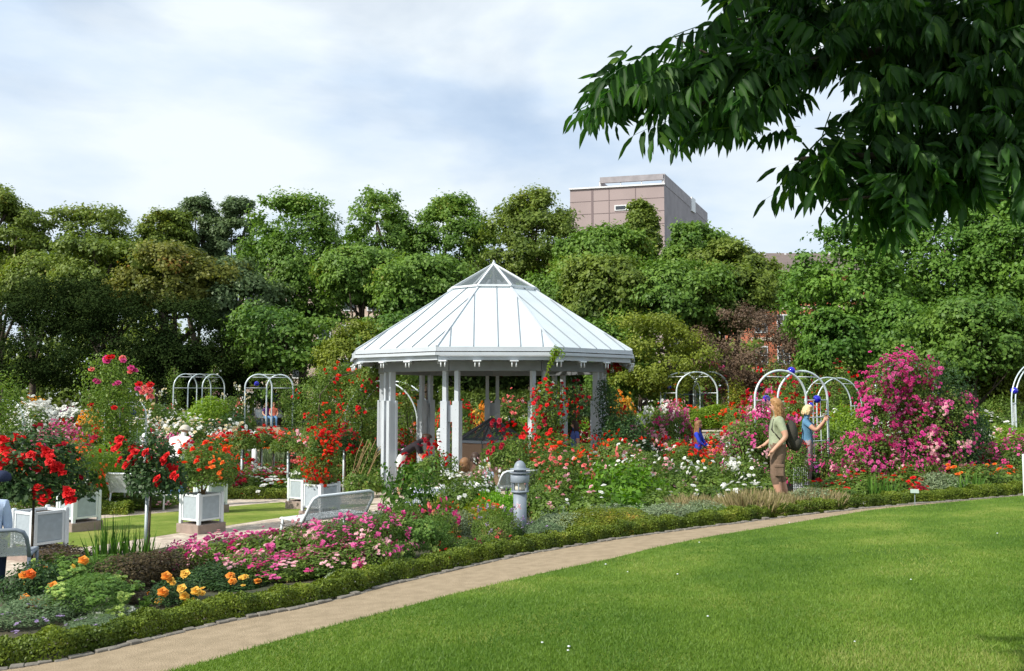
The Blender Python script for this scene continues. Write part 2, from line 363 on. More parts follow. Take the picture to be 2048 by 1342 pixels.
RG2 = RG-.06; ZG2 = ZE+(ZA-ZE)*(1-RG2/RE)
for k in range(NG):
    mb = MB(); a, b, c2_, d_ = ng(RE, k, ZE), ng(RE, k+1, ZE), ng(RG2, k+1, ZG2), ng(RG2, k, ZG2); th_ = Vector((0, 0, -.04))
    mb.add([a, b, c2_, d_, a+th_, b+th_, c2_+th_, d_+th_], [(0, 1, 2, 3), (7, 6, 5, 4), (0, 4, 5, 1), (2, 6, 7, 3)])
    pn = mb.build('roof_panel', ROOF, pav)
    # standing seams run straight up the slope of each panel
    mid = (a+b)/2; up = ((c2_+d_)/2-mid); ed = (b-a); L = ed.length; ed.normalize()
    nn = ed.cross(up).normalized()
    if nn.z < 0: nn = -nn
    sb = MB(); hl = (c2_-d_).length/2
    for q in (-.39, -.19, 0.02, .21, .40):
        s0 = q*L; tmax = 1.0 if abs(s0) < hl else (L/2-abs(s0))/(L/2-hl)
        sb.beam(mid+ed*s0+nn*.008, mid+ed*s0+up*tmax*.985+nn*.008, .017, .03)
    sb.build('roof_seam', SEAM, pn)
hb = MB()
for k in range(NG): hb.beam(ng(RE+.01, k, ZE+.012), ng(RG, k, ZG+.012), .055, .03)
hb.build('hip_capping', PAVM, pav)
fb = MB()
for k in range(NG):
    for r0, z0, w, h in ((RE+.0, ZE-.055, .03, .10), (RE+.04, ZE-.165, .035, .07), (RE-.07, ZE-.25, .05, .12)):
        fb.beam(ng(r0, k, z0), ng(r0, k+1, z0), w, h)
fb.build('eaves_fascia', PAVM, pav)
rf = MB()
for k in range(NG):
    for off, r1_ in ((0, .3), (13.5, 1.2), (26.5, 1.2)):
        rr = RE-.1 if off == 0 else RE*math.cos(R(20))/math.cos(R(20-off))-.1
        zi = ZE-.14+(ZA-ZE)*(1-r1_/RE); rf.beam(ng(rr, k, ZE-.33, off), ng(r1_, k, zi-.2, off), .07, .16)
rf.build('rafters', UNDER, pav)
for r0, z0, w0, h0 in ((RC+.13, ZE-.42, .07, .24), (RC-.13, ZE-.42, .07, .24), (1.35, ZE+1.15, .08, .18)):
    rb = MB()
    for k in range(NG): rb.beam(ng(r0, k, z0), ng(r0, k+1, z0), w0, h0)
    rb.build('ring_beam', UNDER, pav)
for k in range(NG):
    for off in (2, 13.5, 26.5):
        rr = RE*math.cos(R(20))/math.cos(R(20-off))+.0; p = ng(rr, k, ZE-.33, off); an = math.atan2(p.y, p.x)+math.pi/2
        bb = MB(); bb.box(p, (.19, .08, .03), an)
        for s_ in (-.05, .05): bb.tube([p+Vector((math.cos(an)*s_, math.sin(an)*s_, -.01)), p+Vector((math.cos(an)*s_, math.sin(an)*s_, -.14))], .016, 6)
        bb.build('gutter_bracket', WHITE, pav)
lz = W(987, 802, GY-RC).z-zb
for k in range(NG):
    c0 = ng(RC, k, 0); an = R(-20+40*k)+PHI; tx_ = Vector((math.cos(an), math.sin(an), 0)); nx_ = Vector((math.sin(an), -math.cos(an), 0))
    for s_ in (-1, 1):
        mb = MB(); q = c0+tx_*s_*.155
        mb.box(q+Vector((0, 0, (ZE-.3)/2)), (.10, .14, ZE-.3), an)
        for e in (-1, 1): mb.box(q+tx_*s_*.0+nx_*e*.095+Vector((0, 0, lz/2)), (.165, .05, lz), an)
        mb.box(q+tx_*s_*.062+Vector((0, 0, lz/2-.02)), (.022, .14, lz-.04), an)
        for zz in np.arange(.3, lz, .45): mb.ball(q+nx_*.122+Vector((0, 0, float(zz))), .012, n=6)
        mb.build('post', PAVM, pav, bevel=.006)
    for zq, hq in ((lz-.30, .40), (.4, .10)): mb = MB(); mb.box(c0+Vector((0, 0, zq)), (.16, .06, hq), an); mb.build('post_link', PAVM, pav)
cap = MB(); gl = MB()
apex = Vector((0, 0, ZA+.02))
for k in range(NG):
    a, b = ng(RG+.06, k, ZG+.03), ng(RG+.06, k+1, ZG+.03)
    gl.add([a, b, apex], [(0, 1, 2)])
    cap.beam(a, apex, .045, .05); cap.beam(a, b, .05, .05); cap.beam(ng(RG-.02, k, ZG-.06), ng(RG-.02, k+1, ZG-.06), .04, .05)
gl.build('glass_cap', GLASS, pav); cap.build('glass_cap_frame', WHITE, pav)
fb = MB(); fb.tube([apex, apex+Vector((0, 0, .10))], .02, 8); fb.ball(apex+Vector((0, 0, .02)), .05, n=10); fb.build('finial', PAVM, pav)
# brown panelled light well with a glass pyramid
lw = empty('light_well', (GX-.05, GY+.3, zb), 0, 'eight sided box of brown panels with dark glass pyramid inside the pavilion', 'skylight')
BRN = mat('brown_panel', (.33, .22, .15), .8, noise=.15, nscale=30, bump=.2, bscale=80)
DK = mat('dark_frame', (.10, .10, .11), .4)
rw = .92; hz = W(987, 882, GY).z-zb; ha = W(987, 836, GY).z-zb
def oc(r, k, z): a = R(22.5+45*k+8); return Vector((r*math.sin(a), -r*math.cos(a), z))
for k in range(8):
    mb = MB(); a, b = oc(rw, k, .05), oc(rw, k+1, .05); m_ = (a+b)/2; L = (b-a).length; an = math.atan2((b-a).y, (b-a).x)
    mb.box((m_.x, m_.y, .05+(hz-.1)/2), (L-.03, .04, hz-.1), an); mb.build('side_panel', BRN, lw)
mb = MB(); g2 = MB()
for k in range(8):
    mb.beam(oc(rw+.04, k, hz), oc(rw+.04, k+1, hz), .10, .07, 1); mb.beam(oc(rw+.03, k, hz+.04), Vector((0, 0, ha)), .045, .05); mb.beam(oc(rw, k, 0), oc(rw, k, hz), .035, .035)
    g2.add([oc(rw, k, hz+.03), oc(rw, k+1, hz+.03), Vector((0, 0, ha-.01))], [(0, 1, 2)])
mb.build('frame', [DK, GREY], lw); g2.build('pyramid_glass', GLASS, lw)

# ================================================================ TREES
def tree(d, px, top, wpx, bot, lab, lm, leaf=.27, n=9000, cat='tree', name='tree', seed=0, blobs=16, flat=.8, trunk=True, feather=False, sp=1.0, group=None, spike=0):
    """crown between the rows top and bot, wpx wide, standing d metres off"""
    rng = np.random.default_rng(seed+int(px)*7+int(top)); g = D(px, d)
    zt_ = W(px, top, d).z; zb_ = max(W(px, bot, d).z, g.z+.05); w = wpx/F*d; H = zt_-g.z; hc = zt_-zb_; cz = (zt_+zb_)/2-g.z
    o = empty(name, g, 0, lab, cat, group)
    w *= 1.12; u = rng.random(blobs*4); dd0 = dirs(rng, blobs*4, -.95)[:blobs*4]; u = u[:len(dd0)]
    env = lumpy(rng, dd0, 11, .55, .42)*(.55+.45*u**.45); wid_ = 1+.22*np.clip(-dd0[:, 2], 0, .5)-.30*np.clip(dd0[:, 2], 0, 1)
    c = dd0*env[:, None]*np.array([w/2, w/2*flat, hc/2])*.93; c[:, :2] *= wid_[:, None]; c = c[c[:, 2] > -hc*.5]
    rad = rng.uniform(.5, 1.3, len(c))*(.08*w+.26)*(1 if hc > 3 else .8); rad *= (leaf/.22)**.35
    c[:, 2] = np.minimum(c[:, 2], hc/2-rad*.6)
    pr = rad**2/np.sum(rad**2); id_ = rng.choice(len(c), n, p=pr); dd = dirs(rng, n, -.35)
    dd = dd[rng.permutation(len(dd))]; m = min(len(dd), n); dd = dd[:m]; id_ = id_[:m]
    K_ = 8; sg = dirs(rng, len(c)*K_, -.45); sg = sg[np.arange(len(c)*K_) % len(sg)].reshape(len(c), K_, 3); sl_ = rng.uniform(.7, 1.35, (len(c), K_)); pk = rng.integers(0, K_, m)
    loose = rng.random(m) < .25; dd = np.where(loose[:, None], dd, sg[id_, pk]+rng.normal(size=(m, 3))*.27); dd /= np.linalg.norm(dd, axis=1, keepdims=True); sll = np.where(loose, .85, sl_[id_, pk])
    tl = c/np.maximum(np.linalg.norm(c, axis=1, keepdims=True), .1); ps = rng.random(len(c))*6
    lum = 1+.28*np.sin(dd[:, 0]*5+ps[id_])*np.sin(dd[:, 1]*5+ps[id_]*2)
    off = dd*(rad[id_]*lum*sll*(1-.6*rng.random(m)**1.3))[:, None]*np.array([1.05, 1.05, .80])
    P = c[id_]+off+tl[id_]*np.maximum(0, 0)
    if spike:
        t_ = np.isin(id_, rng.choice(len(c), max(1, len(c)//6), False)) & (rng.random(m) < .6); q_ = np.abs(off[:, 2])*2.2*spike*(1-np.minimum(1, np.hypot(off[:, 0], off[:, 1])/rad[id_])); P[t_, 2] += q_[t_]
    P[:, 2] += cz; P[:, 2] = np.clip(P[:, 2], .05, None); dd = dd*.75+tl[id_]*.45
    nn = dd+rng.normal(size=dd.shape)*.5+[0, 0, .3]; td = dd*.4+rng.normal(size=dd.shape)-[0, 0, .25]
    s = leaf*rng.uniform(.6, 1.3, m); S = np.stack([s, s*(.6 if feather else 1.15), s], 1)
    V, Fc = scatter(LEAF_V, LEAF_F, P, frames(nn, rng, tdir=td), S)
    link('crown', npmesh('crown', V, Fc, [lm]), o)
    if trunk:
        mb = MB(); r0 = max(.07, min(H*.022, .3)); k = 6
        tp = [Vector((rng.normal()*.05*H*i/k*.6, rng.normal()*.05*H*i/k*.6, (cz+hc*.25)*i/k)) for i in range(k+1)]; tp[0] = Vector((0, 0, -.1))
        mb.tube(tp, r0, 8, taper=.3)
        for j in range(min(len(c)-1, 14)):
            st = tp[rng.integers(2, k)]; en = Vector(c[j])+Vector((0, 0, cz)); md = (st+en)/2+Vector((0, 0, -.05*H)); mb.tube([st, md, en], r0*.42, 5, taper=.25)
        mb.build('trunk', BARK, o)
    return o
LG = lambda n, a, b, **k: leafmat(n, a, b, **k)
Lm = LG('maple_leaf', (0.064, 0.141, 0.023), (0.186, 0.301, 0.049), c3=(0.256, 0.269, 0.051), patch=.25)
Lo = LG('olive_leaf', (0.069, 0.119, 0.020), (0.206, 0.269, 0.045), c3=(0.250, 0.237, 0.044), patch=.25)
Ld = LG('dark_shaded_leaf', (.010, .022, .006), (.034, .055, .012), trans=.10, patch=.3, rough=.9, gloss=.04)  # dark foliage, with deep shade among the trees put into its colour
Lb = LG('bluegreen_leaf', (.070, .115, .050), (.155, .22, .085), patch=.25)
Lg = LG('bright_leaf', (0.060, 0.144, 0.022), (0.156, 0.282, 0.041), c3=(0.204, 0.336, 0.042), patch=.35)
Lr = LG('rusty_leaf', (0.092, 0.127, 0.023), (0.218, 0.218, 0.040), c3=(0.299, 0.149, 0.034), patch=.4)
Ly = LG('yellowgreen_leaf', (0.112, 0.157, 0.020), (0.258, 0.302, 0.039), patch=.6)
Lp = LG('bronze_leaf', (.09, .06, .042), (.20, .135, .085), c3=(.16, .14, .06), patch=.5)
T = [ # d, px, top, w, bottom, label, mat, leaf, n, extra
 (58, -10, 368, 150, 620, 'tall dark green rounded tree at the left edge of the photo', Lo, {}),
 (60, 182, 420, 205, 640, 'broad domed olive green tree second from the left on the skyline', Lo, {}),
 (64, 318, 424, 95, 600, 'small dark topped tree between the domed tree and the feathery trees', Lo, {}),
 (66, 390, 398, 95, 620, 'thin blue green feathery tree with spiky top, left of its pair', Lb, dict(n=30000, leaf=.20, spike=.5, flat=.7, blobs=34)),
 (66, 462, 398, 100, 620, 'thin blue green feathery tree with spiky top, right of its pair', Lb, dict(n=30000, leaf=.20, spike=.5, flat=.7, blobs=34)),
 (54, 602, 392, 200, 720, 'tall sunlit maple in front of the pale house left of the pavilion', Lm, dict(n=38000, leaf=.20, spike=.6, blobs=60)),
 (60, 770, 384, 150, 640, 'tall green maple on the skyline just left of the pavilion roof', Lm, {}),
 (60, 895, 388, 170, 620, 'green maple on the skyline above the left of the pavilion', Lm, {}),
 (56, 1062, 376, 190, 610, 'tall maple on the skyline behind the pavilion tip, beside the brown tower', Lo, {}),
 (50, 1195, 450, 170, 620, 'round green tree in front of the left half of the brown tower', Lm, {}),
 (54, 1287, 400, 62, 560, 'pointed tree crown rising against the brown tower wall', Lo, {}),
 (52, 1385, 436, 140, 640, 'green tree below the right corner of the brown tower', Lm, {}),
 (50, 1475, 474, 140, 640, 'olive tree at the right end of the skyline row by the roof', Lo, {}),
 (47, 1600, 545, 120, 620, 'light green tree in front of the brown roof and brick house', Lm, dict(n=9000)),
 (34, 1735, 452, 200, 760, 'bright green maple right of the brick house with large leaves', Lg, dict(leaf=.17, n=24000, blobs=50)),
 (36, 1905, 380, 260, 730, 'huge bright maple under the hanging branch at the right', Lg, dict(leaf=.17, n=34000, blobs=64)),
 (34, 2060, 330, 230, 700, 'tall bright maple at the right edge of the photo', Lg, dict(leaf=.17, n=30000, blobs=60)),
 (52, 62, 505, 150, 640, 'light olive tree below the tall dark tree at left', Lo, {}),
 (50, 215, 485, 230, 660, 'wide olive green tree in the second row at left', Lo, {}),
 (49, 345, 495, 190, 650, 'tree with rusty orange tinted leaves in the second row at left', Lr, {}),
 (50, 450, 520, 150, 690, 'dull green tree between the rusty tree and the sunlit maple', Lb, {}),
 (50, 720, 500, 150, 640, 'mid green tree low behind the left slope of the pavilion roof', Lm, {}),
 (48, 850, 520, 190, 680, 'green tree touching the left slope of the pavilion roof', Lm, {}),
 (48, 1120, 540, 180, 700, 'dark green tree touching the right slope of the pavilion roof', Lm, {}),
 (46, 1210, 520, 200, 700, 'green tree right of the pavilion roof', Lo, {}),
 (45, 1340, 520, 200, 700, 'green tree above the yellow green shrub', Lm, {}),
 (46, 1450, 540, 170, 690, 'green tree left of the red brick house', Lo, {}),
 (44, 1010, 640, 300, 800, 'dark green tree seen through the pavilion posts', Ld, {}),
 (43, 1180, 640, 170, 800, 'dark green tree behind the right eaves of the pavilion', Lm, {}),
 (43, 830, 640, 220, 790, 'deep green tree behind the left posts of the pavilion', Lm, {}),
 (44, 560, 600, 180, 780, 'leafy green tree standing low before the pale house', Lm, dict(n=9000)),
 (33, 1800, 600, 260, 780, 'dense green tree behind the pink rose arch', Lg, dict(leaf=.15, n=24000, blobs=50)),
 (32, 1680, 620, 130, 780, 'green shrub tree between the bronze bush and the pink rose arch', Lg, dict(leaf=.15, n=16000)),
 (30, 1960, 600, 240, 790, 'dense green tree low at the right behind the roses', Lm, dict(leaf=.15, n=24000, blobs=50)),
]
for q in T:
    k = dict(leaf=.21, n=30000, blobs=38); k.update(q[7]); tree(q[0], q[1], q[2], q[3], q[4], q[5], q[6], **k)
S_ = [ # shrubs, crown down to the ground
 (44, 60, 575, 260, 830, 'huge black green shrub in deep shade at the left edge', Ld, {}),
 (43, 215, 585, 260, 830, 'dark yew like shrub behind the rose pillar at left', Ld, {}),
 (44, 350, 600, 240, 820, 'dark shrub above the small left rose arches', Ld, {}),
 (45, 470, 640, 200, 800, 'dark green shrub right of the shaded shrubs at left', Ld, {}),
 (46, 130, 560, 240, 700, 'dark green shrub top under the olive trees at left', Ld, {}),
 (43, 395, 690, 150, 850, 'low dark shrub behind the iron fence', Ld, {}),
 (42, 700, 640, 170, 830, 'yellow green shrub left of the pavilion eaves', Ly, {}),
 (40, 1318, 628, 190, 830, 'round yellow green shrub right of the pavilion', Ly, dict()),
 (41, 1230, 690, 120, 830, 'dark green shrub tucked behind the right pavilion post', Lm, {}),
 (42, 1530, 612, 240, 820, 'wide bronze purple shrub before the brick house', Lp, dict(n=22000, leaf=.11)),
 (32, 2040, 640, 180, 840, 'olive green shrub at the right edge behind the thin hoop', Ly, dict(leaf=.14)),
 (31, 1960, 735, 150, 860, 'yellow green shrub right of the pink rose arch', Ly, dict(leaf=.12)),
 (40, 1650, 700, 130, 850, 'green shrub behind the hoops with blue balls', Lm, {}),
 (45, 640, 740, 200, 850, 'green shrub at the back beyond the left hoops', Lm, {}),
]
for q in S_:
    k = dict(leaf=.125, n=16000, cat='shrub', name='shrub', trunk=False, blobs=34); k.update(q[7]); tree(q[0], q[1], q[2], q[3], q[4], q[5], q[6], **k)

# clipped hedge at the back, seen through the pavilion
def hedgerow(name, A, wid, h, leaf, n, lm, lab, cat='hedge', seed=3, amp=.12):
    rng = np.random.default_rng(seed); A = np.asarray(A, float); seg = np.linalg.norm(np.diff(A, axis=0), axis=1); cum = np.r_[0, np.cumsum(seg)]
    t = rng.random(n)*cum[-1]; X = np.interp(t, cum, A[:, 0]); Y = np.interp(t, cum, A[:, 1])
    dx = np.interp(t, cum[:-1], np.diff(A[:, 0])/seg); dy = np.interp(t, cum[:-1], np.diff(A[:, 1])/seg)
    ph = rng.random(9)*6; am = 1+amp*(np.sin(t/wid*2.3+ph[0])+.6*np.sin(t/wid*4.1+ph[1])+.7*np.sin(t/wid*1.07+ph[2]))
    a = rng.random(n)*math.pi*1.3-.15*math.pi; pw = lambda v: np.sign(v)*np.abs(v)**.6
    rr = 1-.25*rng.random(n)**2; off = pw(np.cos(a))*wid/2*am*rr; z = h*(.5+.5*pw(np.sin(a)))*am*rr*np.where(np.sin(a) < 0, 1, 1); z = np.clip(h*.42+pw(np.sin(a))*h*.58*am*rr, .01, None)
    if leaf < .04: z = z*(1+.16*np.sin(t*23+np.sin(t*3)*3)*np.sin(t*7.7)); off = off*(1+.14*np.sin(t*19+2))
    P = np.stack([X-dy*off, Y+dx*off, zt(X-dy*off, Y+dx*off)+z], 1)
    nn = np.stack([-dy*np.cos(a), dx*np.cos(a), np.sin(a)], 1)+rng.normal(size=P.shape)*.55
    V, Fc = scatter(LEAF_V, LEAF_F, P, frames(nn, rng), leaf*rng.uniform(.6, 1.3, n)); c = P.mean(0); c[2] = float(zt(c[0], c[1]))
    o = link(name, npmesh(name, V-c, Fc, [lm])); o.location = c; return tag(o, lab, cat)
Lh = LG('box_leaf', (0.058, 0.100, 0.012), (0.189, 0.247, 0.026), c3=(0.315, 0.326, 0.053), trans=.2, patch=2.5)
Lh2 = LG('clipped_hedge_leaf', (.05, .10, .015), (.13, .18, .03), patch=1.5)
hedgerow('hedge', [tuple(D(880, 41))[:2], tuple(D(1060, 41))[:2], tuple(D(1240, 40))[:2]], 1.2, 1.75, .12, 26000, Lh2, 'long clipped green hedge seen between the pavilion posts')
dr_ = np.gradient(KERB, axis=0); dr_ /= np.linalg.norm(dr_, axis=1, keepdims=True); HC = KERB+np.stack([-dr_[:, 1], dr_[:, 0]], 1)*.20
ok = (HC[:, 0] > -6.2)&(HC[:, 0] < 12); HC = HC[ok]
hedgerow('box_hedge', HC, .27, .185, .026, 210000, Lh, 'low clipped box hedge running along the sandy path', amp=.10)

# ================================================================ BUILDINGS BEYOND THE TREES
def facade_box(o, name, c, d, rz, m, parent): mb = MB(); mb.box(c, d, rz); return mb.build(name, m, parent)
TW = mat('mauve_cladding', (.38, .30, .285), .8, noise=.10, nscale=.25)
TW2 = mat('mauve_cladding_ribbed', (.33, .30, .31), .8, noise=.18, nscale=.5)
DKG = mat('dark_window', (.05, .06, .07), .2); WFR = mat('white_frame', (.75, .76, .76), .5)
dT = 150; A_ = W(1140, 378, dT+4); B_ = W(1328, 369, dT); C_ = W(1414, 392, dT+26); g0 = D(1328, dT)
tw = empty('tower_block', (B_.x, B_.y, 0), 0, 'tall mauve brown tower block with roof frame rising behind the trees', 'building')
b0 = Vector((0, 0, 0)); a0 = Vector((A_.x-B_.x, A_.y-B_.y, 0)); c0 = Vector((C_.x-B_.x, C_.y-B_.y, 0)); d0 = a0+c0; TH = B_.z
def slab(pts, z0, z1, mats, mi=None):
    mb = MB(); n = len(pts); mb.add([(p.x, p.y, z0) for p in pts]+[(p.x, p.y, z1) for p in pts], [(i, (i+1) % n, n+(i+1) % n, n+i) for i in range(n)]+[tuple(range(n))[::-1], tuple(range(n, 2*n))])
    if mi: mb.m = mi
    return mb
slab([a0, b0, c0, d0], 0, TH, TW, [0, 1, 1, 0, 0, 0]).build('wall', [TW, TW2], tw)
ea = (b0-a0).normalized(); ec = (c0-b0).normalized(); La = a0.length; Lc = c0.length
an = math.atan2(ea.y, ea.x); na = Vector((ea.y, -ea.x, 0)); nc_ = Vector((ec.y, -ec.x, 0))
mb = MB()
for z in (TH-2.2, TH-4.4, TH-6.6, TH-8.8): mb.box(a0+ea*La/2+na*.02+Vector((0, 0, z)), (La, .05, .07), an)
for s_ in (.24, .42, .70): mb.box(a0+ea*La*s_+na*.02+Vector((0, 0, TH-12)), (.10 if s_ > .3 else .35, .06, 24), an)
mb.build('cladding_joint', mat('joint', (.20, .15, .15), .8), tw)
for zz in (3.6, 8.6):
    mb = MB(); mb.box(a0+ea*La*.60+na*.06+Vector((0, 0, TH-zz)), (3.9, .14, .95), an); f_ = mb.build('window', WFR, tw)
    mb = MB()
    for s_ in (-1, 1): mb.box(a0+ea*(La*.60+s_*.93)+na*.15+Vector((0, 0, TH-zz)), (1.65, .06, .6), an)
    mb.build('pane', DKG, f_)
mb = MB(); mb.box(a0+ea*La/2+na*.1+Vector((0, 0, TH+.1)), (La+.3, .4, .25), an); mb.build('coping', WFR, tw)
# roof frame: a floating parapet on thin posts
rz1 = W(1332, 347, dT).z; rz0 = rz1-1.5; f0 = a0+ea*La*.32+ec*.3; f1 = b0+ec*.3-ea*.2; f2 = c0-ea*.2
mb = MB(); mb.beam(f0+Vector((0, 0, rz1-.5)), f1+Vector((0, 0, rz1-.5)), .5, 1.0); mb.beam(f1+Vector((0, 0, rz1-.9)), f2+Vector((0, 0, rz1-2.4)), .5, 1.9)
mb.beam(f0+Vector((0, 0, rz1-1.1)), f0+ec*8+Vector((0, 0, rz1-1.5)), .4, 1.0)
mb.build('roof_frame', mat('parapet', (.36, .33, .34), .7, noise=.2, nscale=1), tw)
mb = MB()
for s_ in (0, .33, .66, 1): p = f0.lerp(f1, s_); mb.tube([p+Vector((0, 0, TH)), p+Vector((0, 0, rz1-.7))], .10, 6)
for s_ in (.1, .18, .26, .35): p = f1.lerp(f2, s_); mb.tube([p+Vector((0, 0, TH)), p+Vector((0, 0, rz1-1.5))], .16, 6)
for s_ in (.0, .5): mb.tube([f0.lerp(f1, s_)+Vector((0, 0, TH+1)), f0.lerp(f1, s_+.5)+Vector((0, 0, TH+1.0))], .05, 5)
mb.build('roof_post', WFR, tw)
pen = [f1+ec*14-ea*.5, f2-ea*.5, f2-ea*4, f1+ec*14-ea*4]
slab(pen, TH, rz1-3.2, TW).build('penthouse', TW2, tw)
e1 = [c0, c0+ec*3, c0+ec*3-ea*6, c0-ea*6]; slab(e1, 0, TH-5, TW2).build('annexe', TW2, tw)
mb = MB(); mb.box(b0+ec*Lc*.62+nc_*.1+Vector((0, 0, TH-.1)), (2.6, .3, 2.6), math.atan2(ec.y, ec.x)); mb.build('terrace_door', WFR, tw)
# brown hipped roof and red brick house
BRK = mat('red_brick', (.50, .16, .08), .85, noise=.3, nscale=1.5); SLT = mat('brown_slate', (.17, .13, .115), .8, noise=.2, nscale=1.2)
dB = 82; z0 = W(1580, 545, dB).z; z1 = W(1580, 489, dB).z; p0 = W(1500, 545, dB); p1 = W(1760, 545, dB); bw = p1.x-p0.x
bk = empty('brick_house', (p0.x, dB, 0), 0, 'red brick house with white windows and brown roof behind the trees', 'building')
mb = MB(); mb.box((bw/2, 5, z0/2), (bw, 10, z0)); mb.build('wall', BRK, bk)
mb = MB(); q = bw*.14; mb.add([(-.4, -.4, z0), (bw+.4, -.4, z0), (bw+.4, 10.4, z0), (-.4, 10.4, z0), (q, 5, z1), (bw-q, 5, z1)], [(0, 1, 5, 4), (2, 3, 4, 5), (1, 2, 5), (3, 0, 4), (3, 2, 1, 0)]); rf_ = mb.build('roof', SLT, bk)
for s_ in (.12, .35, .6, .85):
    mb = MB(); mb.box((q+s_*(bw-2*q), 4.6, z1-.25), (.16, .16, .3)); mb.build('roof_vent', WFR, rf_)
for rrow in range(6):
    for k in range(6):
        x = .9+k*(bw-1.8)/5; z = z0-1.8-rrow*2.9
        if z < 2: continue
        mb = MB(); mb.box((x, -.03, z), (1.15, .12, 1.7)); f_ = mb.build('window', WFR, bk)
        mb = MB(); [mb.box((x+a*.26, -.11, z+b*.4), (.42, .04, .68)) for a in (-1, 1) for b in (-1, 1)]; mb.build('pane', DKG, f_)
mb = MB()
for rrow in range(6): mb.box((bw/2, -.04, z0-3.2-rrow*2.9), (bw, .14, .3))
mb.build('string_course', mat('cream_stone', (.62, .54, .42), .8), bk)
# cream house behind the sunlit maple
CRM = mat('cream_render', (.55, .43, .36), .8, noise=.12, nscale=.8); dC = 80; p0 = W(480, 560, dC); p1 = W(770, 560, dC); bw = p1.x-p0.x; zc_ = W(620, 560, dC).z
ch = empty('cream_house', (p0.x, dC, 0), 0, 'pale pinkish stucco house glimpsed behind the sunlit maple', 'building')
mb = MB(); mb.box((bw/2, 5, zc_/2), (bw, 10, zc_)); mb.build('wall', CRM, ch)
mb = MB(); mb.box((bw/2, 4.6, zc_+.25), (bw+.8, 10, .5)); mb.box((bw/2, 5, zc_+1.2), (bw, 8, 1.6)); mb.build('roof', SLT, ch)
for rrow in range(4):
    for k in range(6):
        x = 1+k*(bw-2)/5; z = zc_-1.9-rrow*3
        if z < 1.5: continue
        mb = MB(); mb.box((x, -.03, z), (1.2, .12, 1.8)); f_ = mb.build('window', WFR, ch)
        mb = MB(); mb.box((x, -.11, z), (.95, .04, 1.5)); mb.build('pane', DKG, f_)
mb = MB()
for rrow in range(4): mb.box((bw/2, -.1, zc_-3.3-rrow*3), (bw, .3, .22))
mb.build('cornice', mat('cream_stone', (.62, .54, .42)), ch)
# distant dark wood that closes the gaps low down between the trunks
rng = np.random.default_rng(77); n = 60000; x = rng.uniform(-62, 62, n); y = rng.uniform(66, 74, n); h = 6.5+1.5*np.sin(x*.35)+1.2*np.sin(x*.9+1); z = 1+rng.random(n)**.8*h
gap = ((x > W(505, 600, 70).x)&(x < W(730, 600, 70).x))|((x > W(1500, 600, 70).x)&(x < W(1650, 600, 70).x)); k_ = ~gap
P = np.stack([x, y, z], 1)[k_]; nn = rng.normal(size=P.shape)*.7+[0, -.8, .4]; V, Fc = scatter(LEAF_V, LEAF_F, P, frames(nn, rng), .55*rng.uniform(.6, 1.3, len(P)))
tag(link('woodland', npmesh('woodland', V, Fc, [Lo])), 'far band of mixed green woodland behind the garden trees', 'woodland', kind='stuff')
# ================================================================ PLANTERS, LAMPS, BENCHES, HOOPS, WALLS, FENCE
PANEL = mat('planter_panel', (.40, .46, .50), .7, noise=.14, nscale=14); PLINTH = mat('brown_plinth', (.34, .26, .22), .9, noise=.2, nscale=10, bump=.3)
TERRA = mat('terracotta', (.45, .16, .08), .8); EARTH = mat('potting_soil', (.05, .035, .02), .95, bump=.8)
def planter(px, d, lab, s=.53, rz=R(-33), plinth=.17):
    g = D(px, d); o = empty('planter', g, rz, lab, 'planter', 'square metal planters on brown plinths')
    MB_ = MB(); MB_.box((0, 0, plinth/2-.04), (s+.06, s+.06, plinth+.08)); MB_.build('plinth', PLINTH, o, bevel=.006)
    z0 = plinth; h = s
    for a in (-1, 1):
        for b in (-1, 1):
            m = MB(); m.box((a*(s/2-.025), b*(s/2-.025), z0+h/2), (.055, .055, h)); m.box((a*(s/2-.025), b*(s/2-.025), z0+h+.006), (.045, .045, .012)); m.build('leg', WHITE, o, bevel=.004)
    for k in range(4):
        an = k*math.pi/2; n = Vector((math.sin(an), -math.cos(an), 0)); t = Vector((math.cos(an), math.sin(an), 0)); c = n*(s/2-.03)
        m = MB(); m.box(c+Vector((0, 0, z0+h*.54)), (s-.17, .012, h*.70), an); pn = m.build('panel', PANEL, o)
        m = MB()
        for q in (h*.15, h*.93): m.box(c+Vector((0, 0, z0+q)), (s-.11, .035, .035), an)
        for q in (-1, 1): m.box(c+t*q*(s/2-.072)+Vector((0, 0, z0+h*.54)), (.033, .03, h*.74), an)
        m.build('panel_frame', WHITE, pn)
    m = MB(); m.box((0, 0, z0+h*.86), (s-.10, s-.10, .03)); m.build('soil', EARTH, o)
    return o, g.z+z0+h
PL = {}
for key, px, d, lab in (('A', 78, 12.8, 'nearest grey square planter, under the big red standard rose at left'), ('B', 156, 16.3, 'grey planter holding pots of small white and pink flowers at left'),
                        ('C', 402, 16.0, 'grey planter with the orange flowered shrub, in the middle of the inner lawn'), ('D', 420, 19.6, 'grey planter hidden behind the shrub planter in the inner lawn'),
                        ('E', 641, 17.6, 'grey planter with the twisting column of scarlet flowers'), ('H', 606, 20.6, 'small looking grey planter left behind the scarlet flower column'),
                        ('J', 1500, 26.5, 'small far planter with red flowers right of the long haired girl')):
    PL[key] = planter(px, d, lab, s=.53 if key in 'ABCE' else .5)
def pot(px, d, z, lab, r=.2):
    p = D(px, d); o = empty('flower_pot', (p.x, p.y, z), 0, lab, 'pot'); m = MB(); m.lathe([(r*.7, 0), (r*.95, r*1.1), (r*1.08, r*1.1), (r*1.08, r*1.35), (r*.92, r*1.35), (r*.9, r*1.2)], 20); m.build('pot_body', TERRA, o)
    m = MB(); m.lathe([(.001, r*1.18), (r*.9, r*1.19)], 16); m.build('soil', EARTH, o); return o
